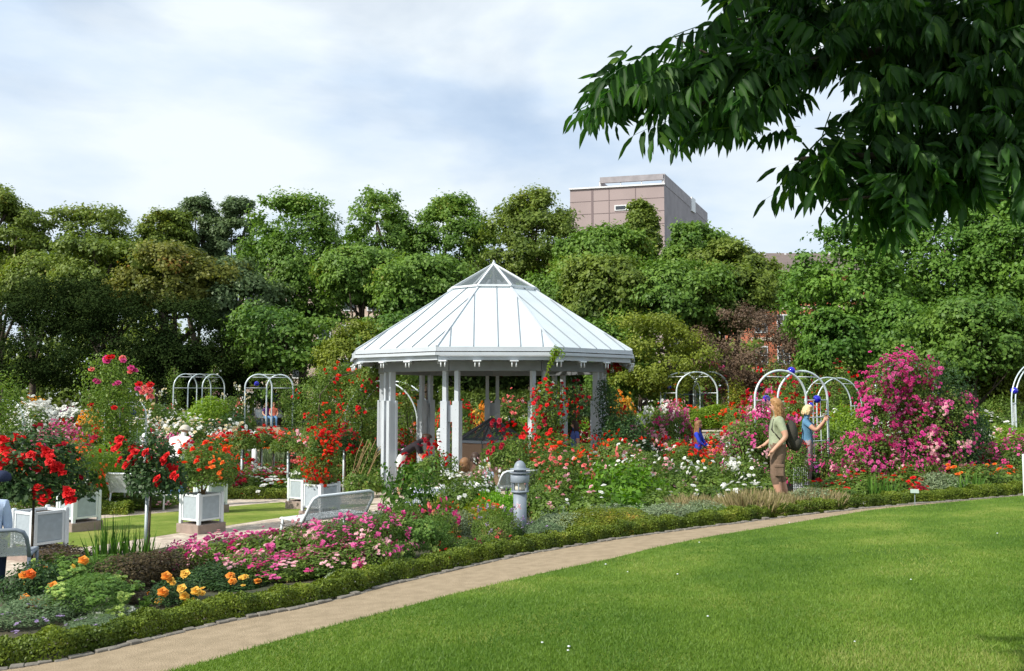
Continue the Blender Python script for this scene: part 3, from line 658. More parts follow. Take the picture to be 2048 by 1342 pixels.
pot(641, 17.6, PL['E'][1]-.12, 'terracotta pot set in the planter of scarlet flowers'); pot(140, 16.2, PL['B'][1]-.10, 'terracotta pot left of two in the left planter', .11); pot(172, 16.4, PL['B'][1]-.10, 'terracotta pot right of two in the left planter', .11)

def bollard(px, d, top, lab, s=1.0, GREY=WHITE):
    g = D(px, d); H = W(px, top, d).z-g.z; o = empty('bollard_lamp', g, R(20), lab, 'lamp', 'bollard lamps along the beds'); r = .092*s; m = MB()
    zt_ = H; hb_ = .60*s if H > .75*s else H*.6      # head height
    m.lathe([(r, -.1), (r, H-.44*s)], 24); m.build('pole', GREY, o)
    m = MB(); m.box((r+.004, 0, H-.50*s), (.006, .05, .06)); m.build('label_plate', mat('old_label', (.5, .42, .28), .7), o)
    m = MB(); z = H-.44*s
    m.lathe([(.115*s, z), (.125*s, z+.01), (.125*s, z+.025), (.11*s, z+.03)], 28)
    for k in range(6):
        a = k*math.pi/3; m.box((.113*s*math.cos(a), .113*s*math.sin(a), z+.085*s), (.018, .018, .13*s), a)
    m.lathe([(.128*s, z+.14*s), (.132*s, z+.145*s), (.132*s, z+.235*s), (.128*s, z+.24*s)], 28)
    m.build('cage', GREY, o)
    m = MB(); m.lathe([(.07*s, z+.03*s), (.075*s, z+.06*s), (.06*s, z+.13*s), (.03*s, z+.30*s)], 20); m.build('lens', mat('frosted_lens', (.65, .60, .50), .3), o)
    m = MB(); zr = z+.27*s
    for q in (0, .045*s): m.lathe([(.118*s, zr+q), (.145*s, zr+q), (.145*s, zr+q+.010*s), (.118*s, zr+q+.012*s)], 28)
    m.lathe([(.085*s, z+.2*s), (.085*s, zr+.05*s)], 16)
    m.build('louvre', GREY, o)
    m = MB(); zd = zr+.055*s; rd = .085*s; m.lathe([(.12*s, zd), (.12*s, zd+.006)]+[(rd*math.cos(t), zd+.006+(H-zd-.006)*math.sin(t)) for t in np.linspace(0, 1.52, 9)], 24); m.build('dome_cap', GREY, o)
bollard(1040, 12.6, 921, 'large grey bollard lamp beside the catmint in the front bed', 1.0, GREY)
bollard(1457, 22, 884, 'white bollard lamp half hidden between girl and man', .9)
bollard(1354, 30, 846, 'white bollard lamp left of the long haired girl', .9)
bollard(1455, 40, 812, 'white bollard lamp before the far right rose hoops', 1.0)
bollard(879, 31, 856, 'slim white bollard lamp seen between the left pavilion posts', .8)
bollard(508, 27.5, 862, 'bollard lamp with pale cap among red standard roses at left', .9)
bollard(286, 27, 866, 'dark grey bollard lamp left of the stooping visitor', .9)
bollard(1253, 40, 804, 'thin white bollard lamp behind the dark red roses', .8)

# mesh garden benches
MESHM = bpy.data.materials.new('perforated_mesh'); MESHM.use_nodes = True
_t = MESHM.node_tree; _q = _t.nodes['Principled BSDF']; _q.inputs['Base Color'].default_value = (.72, .76, .78, 1); _q.inputs['Roughness'].default_value = .5
_tx = N(_t, 'ShaderNodeTexCoord'); _c = N(_t, 'ShaderNodeTexVoronoi'); _c.inputs['Scale'].default_value = 55; _r = N(_t, 'ShaderNodeMath', operation='GREATER_THAN'); _r.inputs[1].default_value = .26
_t.links.new(_tx.outputs['Object'], _c.inputs[0]); _t.links.new(_c.outputs[0], _r.inputs[0])
_m = N(_t, 'ShaderNodeMath', operation='MULTIPLY_ADD'); _m.inputs[1].default_value = .55; _m.inputs[2].default_value = .3; _t.links.new(_r.outputs[0], _m.inputs[0]); _t.links.new(_m.outputs[0], _q.inputs['Alpha'])
def bench(loc, rz, lab, L=1.25, h=.75, paint=WHITE, sd=.5):
    """local +x along the bench, sitter faces -y"""
    o = empty('garden_bench', loc, rz, lab, 'bench'); r = .022; sh = .43; x = L/2
    m = MB(); pts = [(-x, .02, sh-.03), (-x, .10, sh+.1), (-x, .20, h-.10), (-x+.03, .225, h-.03), (-x+.10, .235, h), (x-.10, .235, h), (x-.03, .225, h-.03), (x, .20, h-.10), (x, .10, sh+.1), (x, .02, sh-.03)]
    m.tube(pts, r, 8); m.build('back_frame', paint, o)
    m = MB(); zz = np.linspace(0, 1, 7); vs = []
    for t in zz: vs += [(-x+.01, .05+.18*t, sh+.0+(h-sh-.02)*t), (x-.01, .05+.18*t, sh+.0+(h-sh-.02)*t)]
    m.add(vs, [(2*i, 2*i+1, 2*i+3, 2*i+2) for i in range(6)]); m.build('back_mesh', MESHM, o)
    m = MB(); m.tube([(-x, .04, sh), (-x, -sd+.08, sh+.01), (-x+.03, -sd+.02, sh), (-x+.08, -sd, sh-.01), (x-.08, -sd, sh-.01), (x-.03, -sd+.02, sh), (x, -sd+.08, sh+.01), (x, .04, sh)], r, 8); m.build('seat_frame', paint, o)
    m = MB(); m.box((0, -sd/2+.02, sh+.006), (L-.02, sd-.03, .008)); m.build('seat_mesh', paint, o)
    for a in (-1, 1):
        m = MB(); m.tube([(a*x, -sd+.10, sh), (a*x, -sd+.07, .25), (a*x, -sd+.08, -.02)], r*.9, 8); m.build('leg', paint, o)
        m = MB(); m.tube([(a*x, .03, sh), (a*x, .06, .25), (a*x, .10, -.02)], r*.9, 8); m.build('leg', paint, o)
    return o
def at2(px1, d1, px2, d2):
    a, b = D(px1, d1), D(px2, d2); c = (a+b)/2; return a, b, c
a, b, c = at2(590, 12.6, 728, 13.6); an = math.atan2(b.y-a.y, b.x-a.x); c.z = float(zt(c.x, c.y))
bench(c+Vector((.05, -.1, 0)), an+math.pi, 'empty white metal bench on the stone path behind the pink roses', L=1.15, h=W(660, 985, 13).z-c.z)
g = D(-62, 9.9); bench((g.x, g.y, g.z), R(198), 'grey tube bench at the left edge with the seated man', L=1.15, h=.74, paint=GREY)
g = D(1040, 16.9); bench(g, R(205), 'white bench behind the large bollard lamp, next to the baby', L=.95, h=.76)
g = D(880, 17.3); bench(g, R(185), 'white bench with striped blanket left of the seated women', L=1.3, h=.5)
g = D(262, 19.6); bench(g, R(165), 'white mesh bench half hidden behind the small red standard rose', L=1.0, h=.85)
g = D(1405, 43); bench(g, R(5), 'grey green bench under the far right rose hoops', L=1.3, h=.9, paint=mat('green_paint', (.20, .30, .28), .5))
g = D(541, 43); bench(g, R(50), 'dark bench under the left rose hoops with two visitors', L=1.5, h=.85, paint=mat('dark_frame', (.1, .1, .11)))
# hoops
BLUE = mat('blue_glass_ball', (.012, .010, .42), .06, spec=.8)
def arch(px1, px2, d1, d2, top, lab, dep=(.5, .45), balls=(), lattice=True, r=.028, hoops=2, group='rose arches with blue glass balls', n=26, flat=1.0, pt=TUBEM):
    r = r*.85
    a, b = D(px1, d1), D(px2, d2); c = (a+b)/2; H = W((px1+px2)/2, top, (d1+d2)/2).z-c.z; w = (b-a).xy.length/2; an = math.atan2(b.y-a.y, b.x-a.x)
    o = empty('rose_arch', (c.x, c.y, c.z), an, lab, 'rose arch', group); dl = Vector((dep[0]*math.cos(-an)-dep[1]*math.sin(-an), dep[0]*math.sin(-an)+dep[1]*math.cos(-an), 0))
    th = np.linspace(math.pi, 0, n); hs = H-w*flat
    prof = [Vector((-w, 0, -.1)), Vector((-w, 0, hs*.5))]+[Vector((w*math.cos(t), 0, hs+w*flat*math.sin(t))) for t in th]+[Vector((w, 0, hs*.5)), Vector((w, 0, -.1))]
    for k in range(hoops):
        m = MB(); m.tube([p+dl*k for p in prof], r, 8); m.build('hoop', pt, o)
    for z in ((hs-.02, 1.45, .95, .5) if lattice else (hs-.02,)):
        for s_ in (-1, 1): m = MB(); m.tube([Vector((s_*w, 0, z)), Vector((s_*w, 0, z))+dl*(hoops-1)], r*.45, 6); m.build('crossbar', WHITE, o)
    for t in (math.pi/2, .9, math.pi-.9):
        p = Vector((w*math.cos(t), 0, hs+w*flat*math.sin(t))); m = MB(); m.tube([p, p+dl*(hoops-1)], r*.45, 6); m.build('crossbar', WHITE, o)
    if lattice:
        for s_ in (-1, 1):
            for q in (.33, .66): p = Vector((s_*w, 0, 0))+dl*q; m = MB(); m.tube([p, p+Vector((0, 0, hs))], r*.3, 6); m.build('lattice_bar', WHITE, o)
    for t in balls:
        z = hs+w*flat*math.sin(t); p = Vector((w*math.cos(t), 0, z))+dl*.5*(hoops-1); m = MB(); m.ball(p, .085 if (d1 < 25) else .10, n=18); m.build('glass_ball', BLUE, o)
    return o, prof, dl
ARC = {}
ARC['near'] = arch(1513, 1616, 18.6, 18.9, 741, 'pair of hoops with three blue balls beside the photographing woman', dep=(.62, .5), balls=(0, math.pi/2, math.pi))
ARC['back'] = arch(1612, 1705, 24.5, 25, 755, 'thin hoops right behind the photographing woman', dep=(.6, .8), balls=(math.pi,), r=.022)
ARC['pink'] = arch(1752, 1884, 16.6, 17.3, 722, 'hoops buried in pink climbing roses at the right', dep=(.30, .8), balls=(math.pi-.1,))
ARC['edge'] = arch(2027, 2130, 25, 26, 725, 'single thin hoop with blue ball cut by the right edge', dep=(.5, .7), balls=(math.pi-.3,), r=.022)
ARC['fr1'] = arch(1354, 1436, 38, 38, 744, 'far pair of white hoops, left of two crossing pairs', dep=(-.4, 1.6), balls=(math.pi-.3,), r=.04, lattice=False)
ARC['fr2'] = arch(1388, 1458, 40, 40, 744, 'far pair of white hoops, right of two crossing pairs', dep=(.4, 1.6), balls=(.4,), r=.038, lattice=False)
ARC['l1'] = arch(488, 542, 36, 36.3, 749, 'pair of pale hoops over the path at left', dep=(.70, .6), balls=(math.pi-.3,), r=.036, lattice=False)
ARC['l2'] = arch(345, 392, 40, 41, 748, 'far small hoops wound with pale roses at left', dep=(.5, .4), r=.032, hoops=3, lattice=False)
ARC['g'] = arch(688, 834, 28.5, 27.5, 762, 'wide hoops smothered in roses left behind the pavilion', dep=(.3, 1.2), r=.03)
ARC['p'] = arch(205, 236, 22.5, 22, 805, 'narrow hoops hidden by the rose pillar at left', dep=(.3, .8), balls=(.3,), r=.024)
ARC['e2'] = arch(-80, -20, 22.5, 22, 800, 'narrow hoops hidden by roses at the left edge', dep=(.3, .8), r=.024)
# iron fence at the back left and right
FEN = mat('grey_green_iron', (.16, .26, .27), .5)
def fence(pa, da, pb, db, top, lab, sp=.22):
    a, b = D(pa, da), D(pb, db); L = (b-a).length; an = math.atan2(b.y-a.y, b.x-a.x); H = W((pa+pb)/2, top, (da+db)/2).z-a.z; o = empty('iron_fence', a, an, lab, 'fence')
    k = int(L/sp)
    m = MB(); m.box((L/2, 0, H-.1), (L, .05, .06)); m.box((L/2, 0, .2), (L, .05, .06)); m.build('rail', FEN, o)
    m = MB()
    for i in range(k): m.box((L*(i+.5)/k, 0, H/2), (.028, .028, H))
    m.build('bars', FEN, o)
    for i in range(int(L/2.4)+1): m = MB(); p = min(i*2.4, L); m.box((p, -.05, H/2+.1), (.09, .09, H+.25)); m.ball((p, -.05, H+.27), .07, n=8); m.build('fence_post', FEN, o)
fence(330, 45, 600, 45, 785, 'grey green iron fence behind the left rose hoops')
fence(1330, 47, 1480, 47, 785, 'grey green iron fence behind the far right hoops')
# low walls and blocks
STW = mat('pale_stone', (.56, .50, .42), .85, noise=.2, nscale=3); GRW = mat('grey_render', (.36, .38, .40), .8, noise=.15, nscale=2)
def wall(pa, da, pb, db, h, m_, lab, w=.3):
    a, b = D(pa, da), D(pb, db); z = min(a.z, b.z)-.1; L = (b-a).xy.length; an = math.atan2(b.y-a.y, b.x-a.x); o = empty('low_wall', (a.x, a.y, z), an, lab, 'wall')
    m = MB(); m.box((L/2, 0, (h+.1)/2), (L, w, h+.1)); m.build('wall_body', m_, o); m = MB(); m.box((L/2, 0, h+.13), (L+.06, w+.08, .06)); m.build('coping', m_, o, bevel=.01)
wall(0, 39, 250, 39.5, .45, GRW, 'low grey wall behind the white shrubs at left'); wall(330, 30, 560, 31, .5, GRW, 'low grey wall behind the stooping visitor')
wall(60, 27, 260, 27.5, .45, GRW, 'low grey wall among the pink roses at left')
wall(1400, 34, 1500, 34, .55, STW, 'pale stone block step, upper one left of the white bollard'); wall(1360, 30.5, 1470, 31, .5, STW, 'pale stone block step, lower one behind the girl'); wall(1510, 31, 1560, 31.5, .5, STW, 'short pale stone step right of the girl')
wall(1950, 24, 2048, 24.5, .4, STW, 'pale stone step by the white roses at the right edge')
wall(1270, 33, 1360, 33, .4, GRW, 'low grey wall right of the pavilion')
# small white picket end at the right edge, white grid trellis by the woman
g = D(2052, 14.6); o = empty('white_trellis', g, R(60), 'white slatted gate end at the right edge above the hedge', 'trellis'); m = MB()
for x in (0, .1, .2, .3, .4): m.box((x, 0, .33), (.035, .03, .66))
m.build('slats', WHITE, o); m = MB(); m.box((.2, .025, .58), (.46, .02, .04)); m.box((.2, .025, .1), (.46, .02, .04)); m.build('rails', WHITE, o); m = MB(); m.box((0, 0, .30), (.07, .07, .75)); m.build('post', WHITE, o)
g = D(1602, 17.2); o = empty('grid_basket', g, R(10), 'white wire grid panel at the feet of the photographing woman', 'basket'); m = MB()
for x in np.linspace(-.14, .14, 8): m.box((x, 0, .25), (.008, .008, .5))
for z in np.linspace(.03, .5, 11): m.box((0, .006, z), (.3, .008, .008))
m.build('wire_panel', WHITE, o)
g = D(1830, 14.0); o = empty('plant_marker', g, R(-20), 'small pale green plant name plate in front of the silver plants', 'marker'); m = MB(); m.box((0, 0, .12), (.01, .01, .24)); m.build('stick', GREY, o); m = MB(); m.box((0, -.01, .24), (.12, .012, .07), ax=Matrix.Rotation(R(-35), 3, 'X')); m.build('plate', mat('pale_green', (.28, .36, .31), .5), o)
# blanket on the bench, white bag on the path
BLK = bpy.data.materials.new('striped_blanket'); BLK.use_nodes = True; _t = BLK.node_tree; _w = N(_t, 'ShaderNodeTexWave'); _w.inputs['Scale'].default_value = 9; _x = N(_t, 'ShaderNodeTexCoord'); _r = N(_t, 'ShaderNodeValToRGB'); _r.color_ramp.elements[0].color = (.08, .09, .28, 1); _r.color_ramp.elements[1].color = (.6, .6, .72, 1)
_t.links.new(_x.outputs['Object'], _w.inputs[0]); _t.links.new(_w.outputs[1], _r.inputs[0]); _t.links.new(_r.outputs[0], _t.nodes['Principled BSDF'].inputs['Base Color'])
g = D(872, 17.1); m = MB(); n = 14
vs = [((i/n-.5)*1.1, .3-(j/6)*.75, .47-(max(0, j/6-.5)*.55)+.02*math.sin(i*1.7+j)) for i in range(n+1) for j in range(7)]; m.add(vs, [(i*7+j, i*7+j+1, (i+1)*7+j+1, (i+1)*7+j) for i in range(n) for j in range(6)], smooth=True)
o = m.build('blanket', BLK, loc=g); so_ = o.modifiers.new('t', 'SOLIDIFY'); so_.thickness = .02; tag(o, 'blue and white striped blanket thrown over the bench by the women', 'blanket')
# ================================================================ FLOWERS AND SHRUBS
def fm(name, c, v=.35, trans=.25):
    d = tuple(q*(1-v) for q in c); u = tuple(min(1, q*(1+v*.4)+.01) for q in c); return leafmat(name, d, u, trans, rough=.55, gloss=.2)
RED = fm('red_petal', (.72, .012, .014)); CRIM = fm('crimson_petal', (.40, .008, .03)); SCAR = fm('scarlet_petal', (.85, .055, .012)); OREN = fm('orange_petal', (.86, .20, .03)); ORNG = fm('amber_petal', (.90, .36, .05))
YEL = fm('yellow_petal', (.88, .55, .09)); CREAM = fm('cream_petal', (.82, .72, .48), .2); WHT = fm('white_petal', (.84, .84, .80), .15); PNK = fm('pink_petal', (.70, .13, .36)); HOT = fm('hot_pink_petal', (.68, .07, .27)); MAG = fm('magenta_petal', (.55, .03, .25))
LPK = fm('pale_pink_petal', (.84, .50, .54), .2); SAL = fm('salmon_petal', (.85, .22, .20)); LIL = fm('lilac_petal', (.42, .32, .52), .3); PUR = fm('purple_petal', (.34, .05, .30))
LR = leafmat('rose_leaf', (0.052, 0.109, 0.018), (0.172, 0.259, 0.044), .3, c3=(0.253, 0.196, 0.057), patch=2); LRd = leafmat('dark_rose_leaf', (0.018, 0.052, 0.014), (0.057, 0.115, 0.029), .2); LRy = leafmat('fresh_leaf', (0.103, 0.196, 0.017), (0.253, 0.368, 0.034), .35)
LS = leafmat('sedum_leaf', (.055, .13, .02), (.15, .26, .05), .25, patch=5); LSV = leafmat('silver_leaf', (.15, .21, .11), (.31, .38, .21), .2); LBR = leafmat('bronze_leaf_low', (.05, .035, .02), (.12, .09, .04), .2); LOR = leafmat('spiraea_leaf', (.10, .17, .015), (.30, .30, .04), .3, c3=(.62, .24, .06), patch=3)
LGR = leafmat('tan_grass', (.20, .20, .07), (.42, .33, .19), .3); LDL = leafmat('dill_leaf', (.12, .28, .02), (.22, .42, .04), .35); LLA = leafmat('lavender_leaf', (.08, .14, .06), (.19, .27, .13), .2); LIR = leafmat('iris_leaf', (.05, .13, .02), (.14, .27, .04), .3)
UMB = leafmat('umbel', (.22, .34, .06), (.40, .50, .14), .2); UMB2 = leafmat('umbel_dark', (.08, .17, .03), (.16, .27, .05), .2)
MAGL = fm('bright_magenta_petal', (.66, .05, .30))
K = { 'redn': ('leaf', 1.8, 1.2, LRd, [RED, CRIM], .3, .06, 3, 6),
 # kind: style, leaf factor, leaf count factor, leafmat, petals, nf factor, flower size, cluster, shoots
 'red': ('leaf', 1, 1, LR, [RED, RED, CRIM], 1.0, .060, 4, 8), 'crimson': ('leaf', 1, 1, LRd, [CRIM, RED], 1.2, .055, 4, 6), 'scarlet': ('leaf', 1, 1, LR, [SCAR, RED], 1.2, .055, 4, 6),
 'orange': ('leaf', 1, 1, LR, [OREN, SCAR], .8, .060, 3, 8), 'salmon': ('leaf', 1, 1, LR, [SAL, LPK, SAL], .9, .060, 3, 8), 'pink': ('leaf', 1, 1, LR, [PNK, LPK, PNK, HOT], 6.0, .034, 7, 16), 'pinkd': ('leaf', 1, 1, LR, [PNK, PNK, LPK, HOT], 7.5, .036, 8, 12),
 'pinkm': ('leaf', 1, 1, LR, [PNK, HOT, HOT, MAGL], 4.5, .045, 7, 12),
 'hot': ('leaf', 1, 1, LR, [HOT, SAL, HOT], 1.6, .05, 5, 8), 'pale': ('leaf', 1, 1, LR, [LPK, WHT], .8, .050, 3, 10), 'white': ('leaf', 1, 1, LR, [WHT], 1.2, .05, 4, 10), 'whited': ('leaf', 1, .8, LR, [WHT], 4.2, .075, 6, 0), 'cream': ('leaf', 1, 1, LR, [CREAM, WHT], 1.4, .06, 4, 6),
 'yellow': ('leaf', 1.1, 1, LRd, [YEL, ORNG], .15, .060, 1, 8), 'amber': ('leaf', 1, 1, LR, [ORNG, YEL], 4.0, .05, 8, 0), 'creamd': ('leaf', 1, 1, LRd, [CREAM, WHT], 2.2, .065, 4, 0), 'purple': ('leaf', 1, 1, LRd, [PUR, MAG], 3.0, .05, 6, 0),
 'green': ('leaf', 1, 1, LR, None, 0, 0, 1, 12), 'dark': ('leaf', 1, 1.1, LRd, None, 0, 0, 1, 8), 'fresh': ('leaf', 1, 1.1, LRy, None, 0, 0, 1, 14), 'laurel': ('leaf', 2.6, .5, leafmat('laurel_leaf', (.03, .08, .012), (.09, .19, .02), .25), None, 0, 0, 1, 10),
 'sedum': ('feather', .8, 1.6, LS, [UMB, UMB2], 22, .028, 16, 0), 'silver': ('feather', 1, 1.7, LSV, None, 0, 0, 1, 16), 'silverw': ('feather', 1, 1.5, LSV, [WHT], 1.2, .02, 4, 14), 'lav': ('feather', .9, 1.6, LLA, [LIL], 2.4, .018, 5, 18), 'catmint': ('feather', .8, 1.4, LR, [LIL, LIL, LPK], 8.0, .018, 10, 14),
 'alyss': ('leaf', .6, .8, LSV, [WHT], 6.0, .022, 8, 0), 'freshr': ('leaf', 1, 1, leafmat('light_rose_leaf', (.07, .14, .018), (.20, .30, .045), .3), None, 0, 0, 1, 8), 'bronze': ('leaf', .8, 1, LBR, None, 0, 0, 1, 16), 'spirea': ('leaf', .6, 1.6, LOR, None, 0, 0, 1, 10), 'grass': ('blade', 5, .8, LGR, None, 0, 0, 1, 0), 'goldg': ('blade', 4, 1, LRy, None, 0, 0, 1, 0), 'dill': ('feather', 1.0, 2, LDL, None, 0, 0, 1, 10), 'iris': ('blade', 13, .032, LIR, None, 0, 0, 1, 0),
 'tallg': ('blade', 7, .8, LSV, None, 0, 0, 1, 0), 'leafy': ('leaf', 2.2, .7, leafmat('peony_leaf', (.06, .15, .012), (.16, .31, .03), .35), None, 0, 0, 1, 14), 'mixed': ('leaf', 1, 1, LOR, [SCAR, OREN, LPK], 1.2, .035, 3, 10), 'spike': ('leaf', .9, .9, LR, [CREAM, SAL, WHT], 1.6, .035, 5, 18),
}
NAMES = {'red': ('rose_bush', 'rose bush'), 'sedum': ('sedum', 'plant'), 'silver': ('silver_plant', 'plant'), 'silverw': ('silver_plant', 'plant'), 'lav': ('lavender', 'plant'), 'catmint': ('catmint', 'plant'), 'alyss': ('cushion_plant', 'plant'), 'bronze': ('shrub', 'shrub'), 'spirea': ('spiraea', 'shrub'), 'grass': ('ornamental_grass', 'plant'), 'goldg': ('ornamental_grass', 'plant'),
 'dill': ('feathery_plant', 'plant'), 'iris': ('iris', 'plant'), 'tallg': ('ornamental_grass', 'plant'), 'leafy': ('perennial', 'plant'), 'green': ('shrub', 'shrub'), 'dark': ('shrub', 'shrub'), 'fresh': ('shrub', 'shrub'), 'laurel': ('shrub', 'shrub'), 'whited': ('flowering_shrub', 'shrub'), 'amber': ('flowering_shrub', 'shrub'), 'purple': ('flowering_shrub', 'shrub'), 'spike': ('perennial', 'plant'), 'mixed': ('flowering_shrub', 'shrub'), 'creamd': ('flowering_shrub', 'shrub')}
SZ = [(.7, .45), (1.0, .7), (1.0, 1.1), (1.6, .8), (1.7, 1.5)]
prng = random.Random(12)
LABELS = []
def protos(kind, w, h, d):
    st, lf, nfa, lm, pm, nff, fs, cl, sh = K[kind]; lod = 0 if d < 13.5 else (1 if d < 21 else 2)
    si = min(range(5), key=lambda i: abs(math.log(SZ[i][0]/w))+abs(math.log(SZ[i][1]/h))*1.2); W_, H_ = SZ[si]
    leaf = (.042, .055, .085)[lod]*lf; area = W_*H_*2.2+W_*W_*.8; nl = int(area/(leaf*leaf*.5)*2.2*nfa*(lf*lf if st != 'leaf' and lf > 3 else 1)); nl = min(nl, (16000, 9000, 5500)[lod]); v = prng.randrange(2)
    nf = int(area*26*nff*((1, .9, .8)[lod]))
    fs_ = fs*((1, 1.1, 1.5)[lod])
    return bush_meshes((kind, si, lod, v), W_, H_, leaf, nl, lm, pm, nf, fs_, cl, seed=si*10+lod*3+v*101+len(kind), shoots=sh, style=st, amp=.36), (W_, H_)
HPX = np.array([px_of0 for px_of0 in [((1024+F*p[0]/(p[1]*cp+(float(zt(p[0], p[1]))-ZC)*sp_)), p[1]) for p in HC]]); HPX = HPX[np.argsort(HPX[:, 0])]
def plant(px, d, top, wpx, kind, lab, wy=None, group=None, name=None, z=None, cat=None):
    d0 = d; lim = float(np.interp(px, HPX[:, 0], HPX[:, 1]))+.15+wpx/F*d*.42
    if z is None and d < 18 and d < lim: d = min(lim, d+1.6)
    g = D(px, d)
    if z is not None: g.z = z
    w = wpx/F*d; h = max(.12, W(px, top, d).z-g.z); (fo, fl, _, _), (W_, H_) = protos(kind, w, h*.92, d)
    nm, ct = NAMES.get(kind, ('rose_bush', 'rose bush'))
    if name: nm = name
    o = empty(nm, (g.x, g.y, g.z-.03), prng.random()*6.28, lab, cat or ct, group); o.scale = (w/W_, w/W_, h*.92/H_)
    link('foliage', fo, o)
    if fl: link('blossoms', fl, o)
    LABELS.append((o, lab, px)); return o
def P_(*rows):
    for r in rows: plant(*r[:6], **(r[6] if len(r) > 6 else {}))
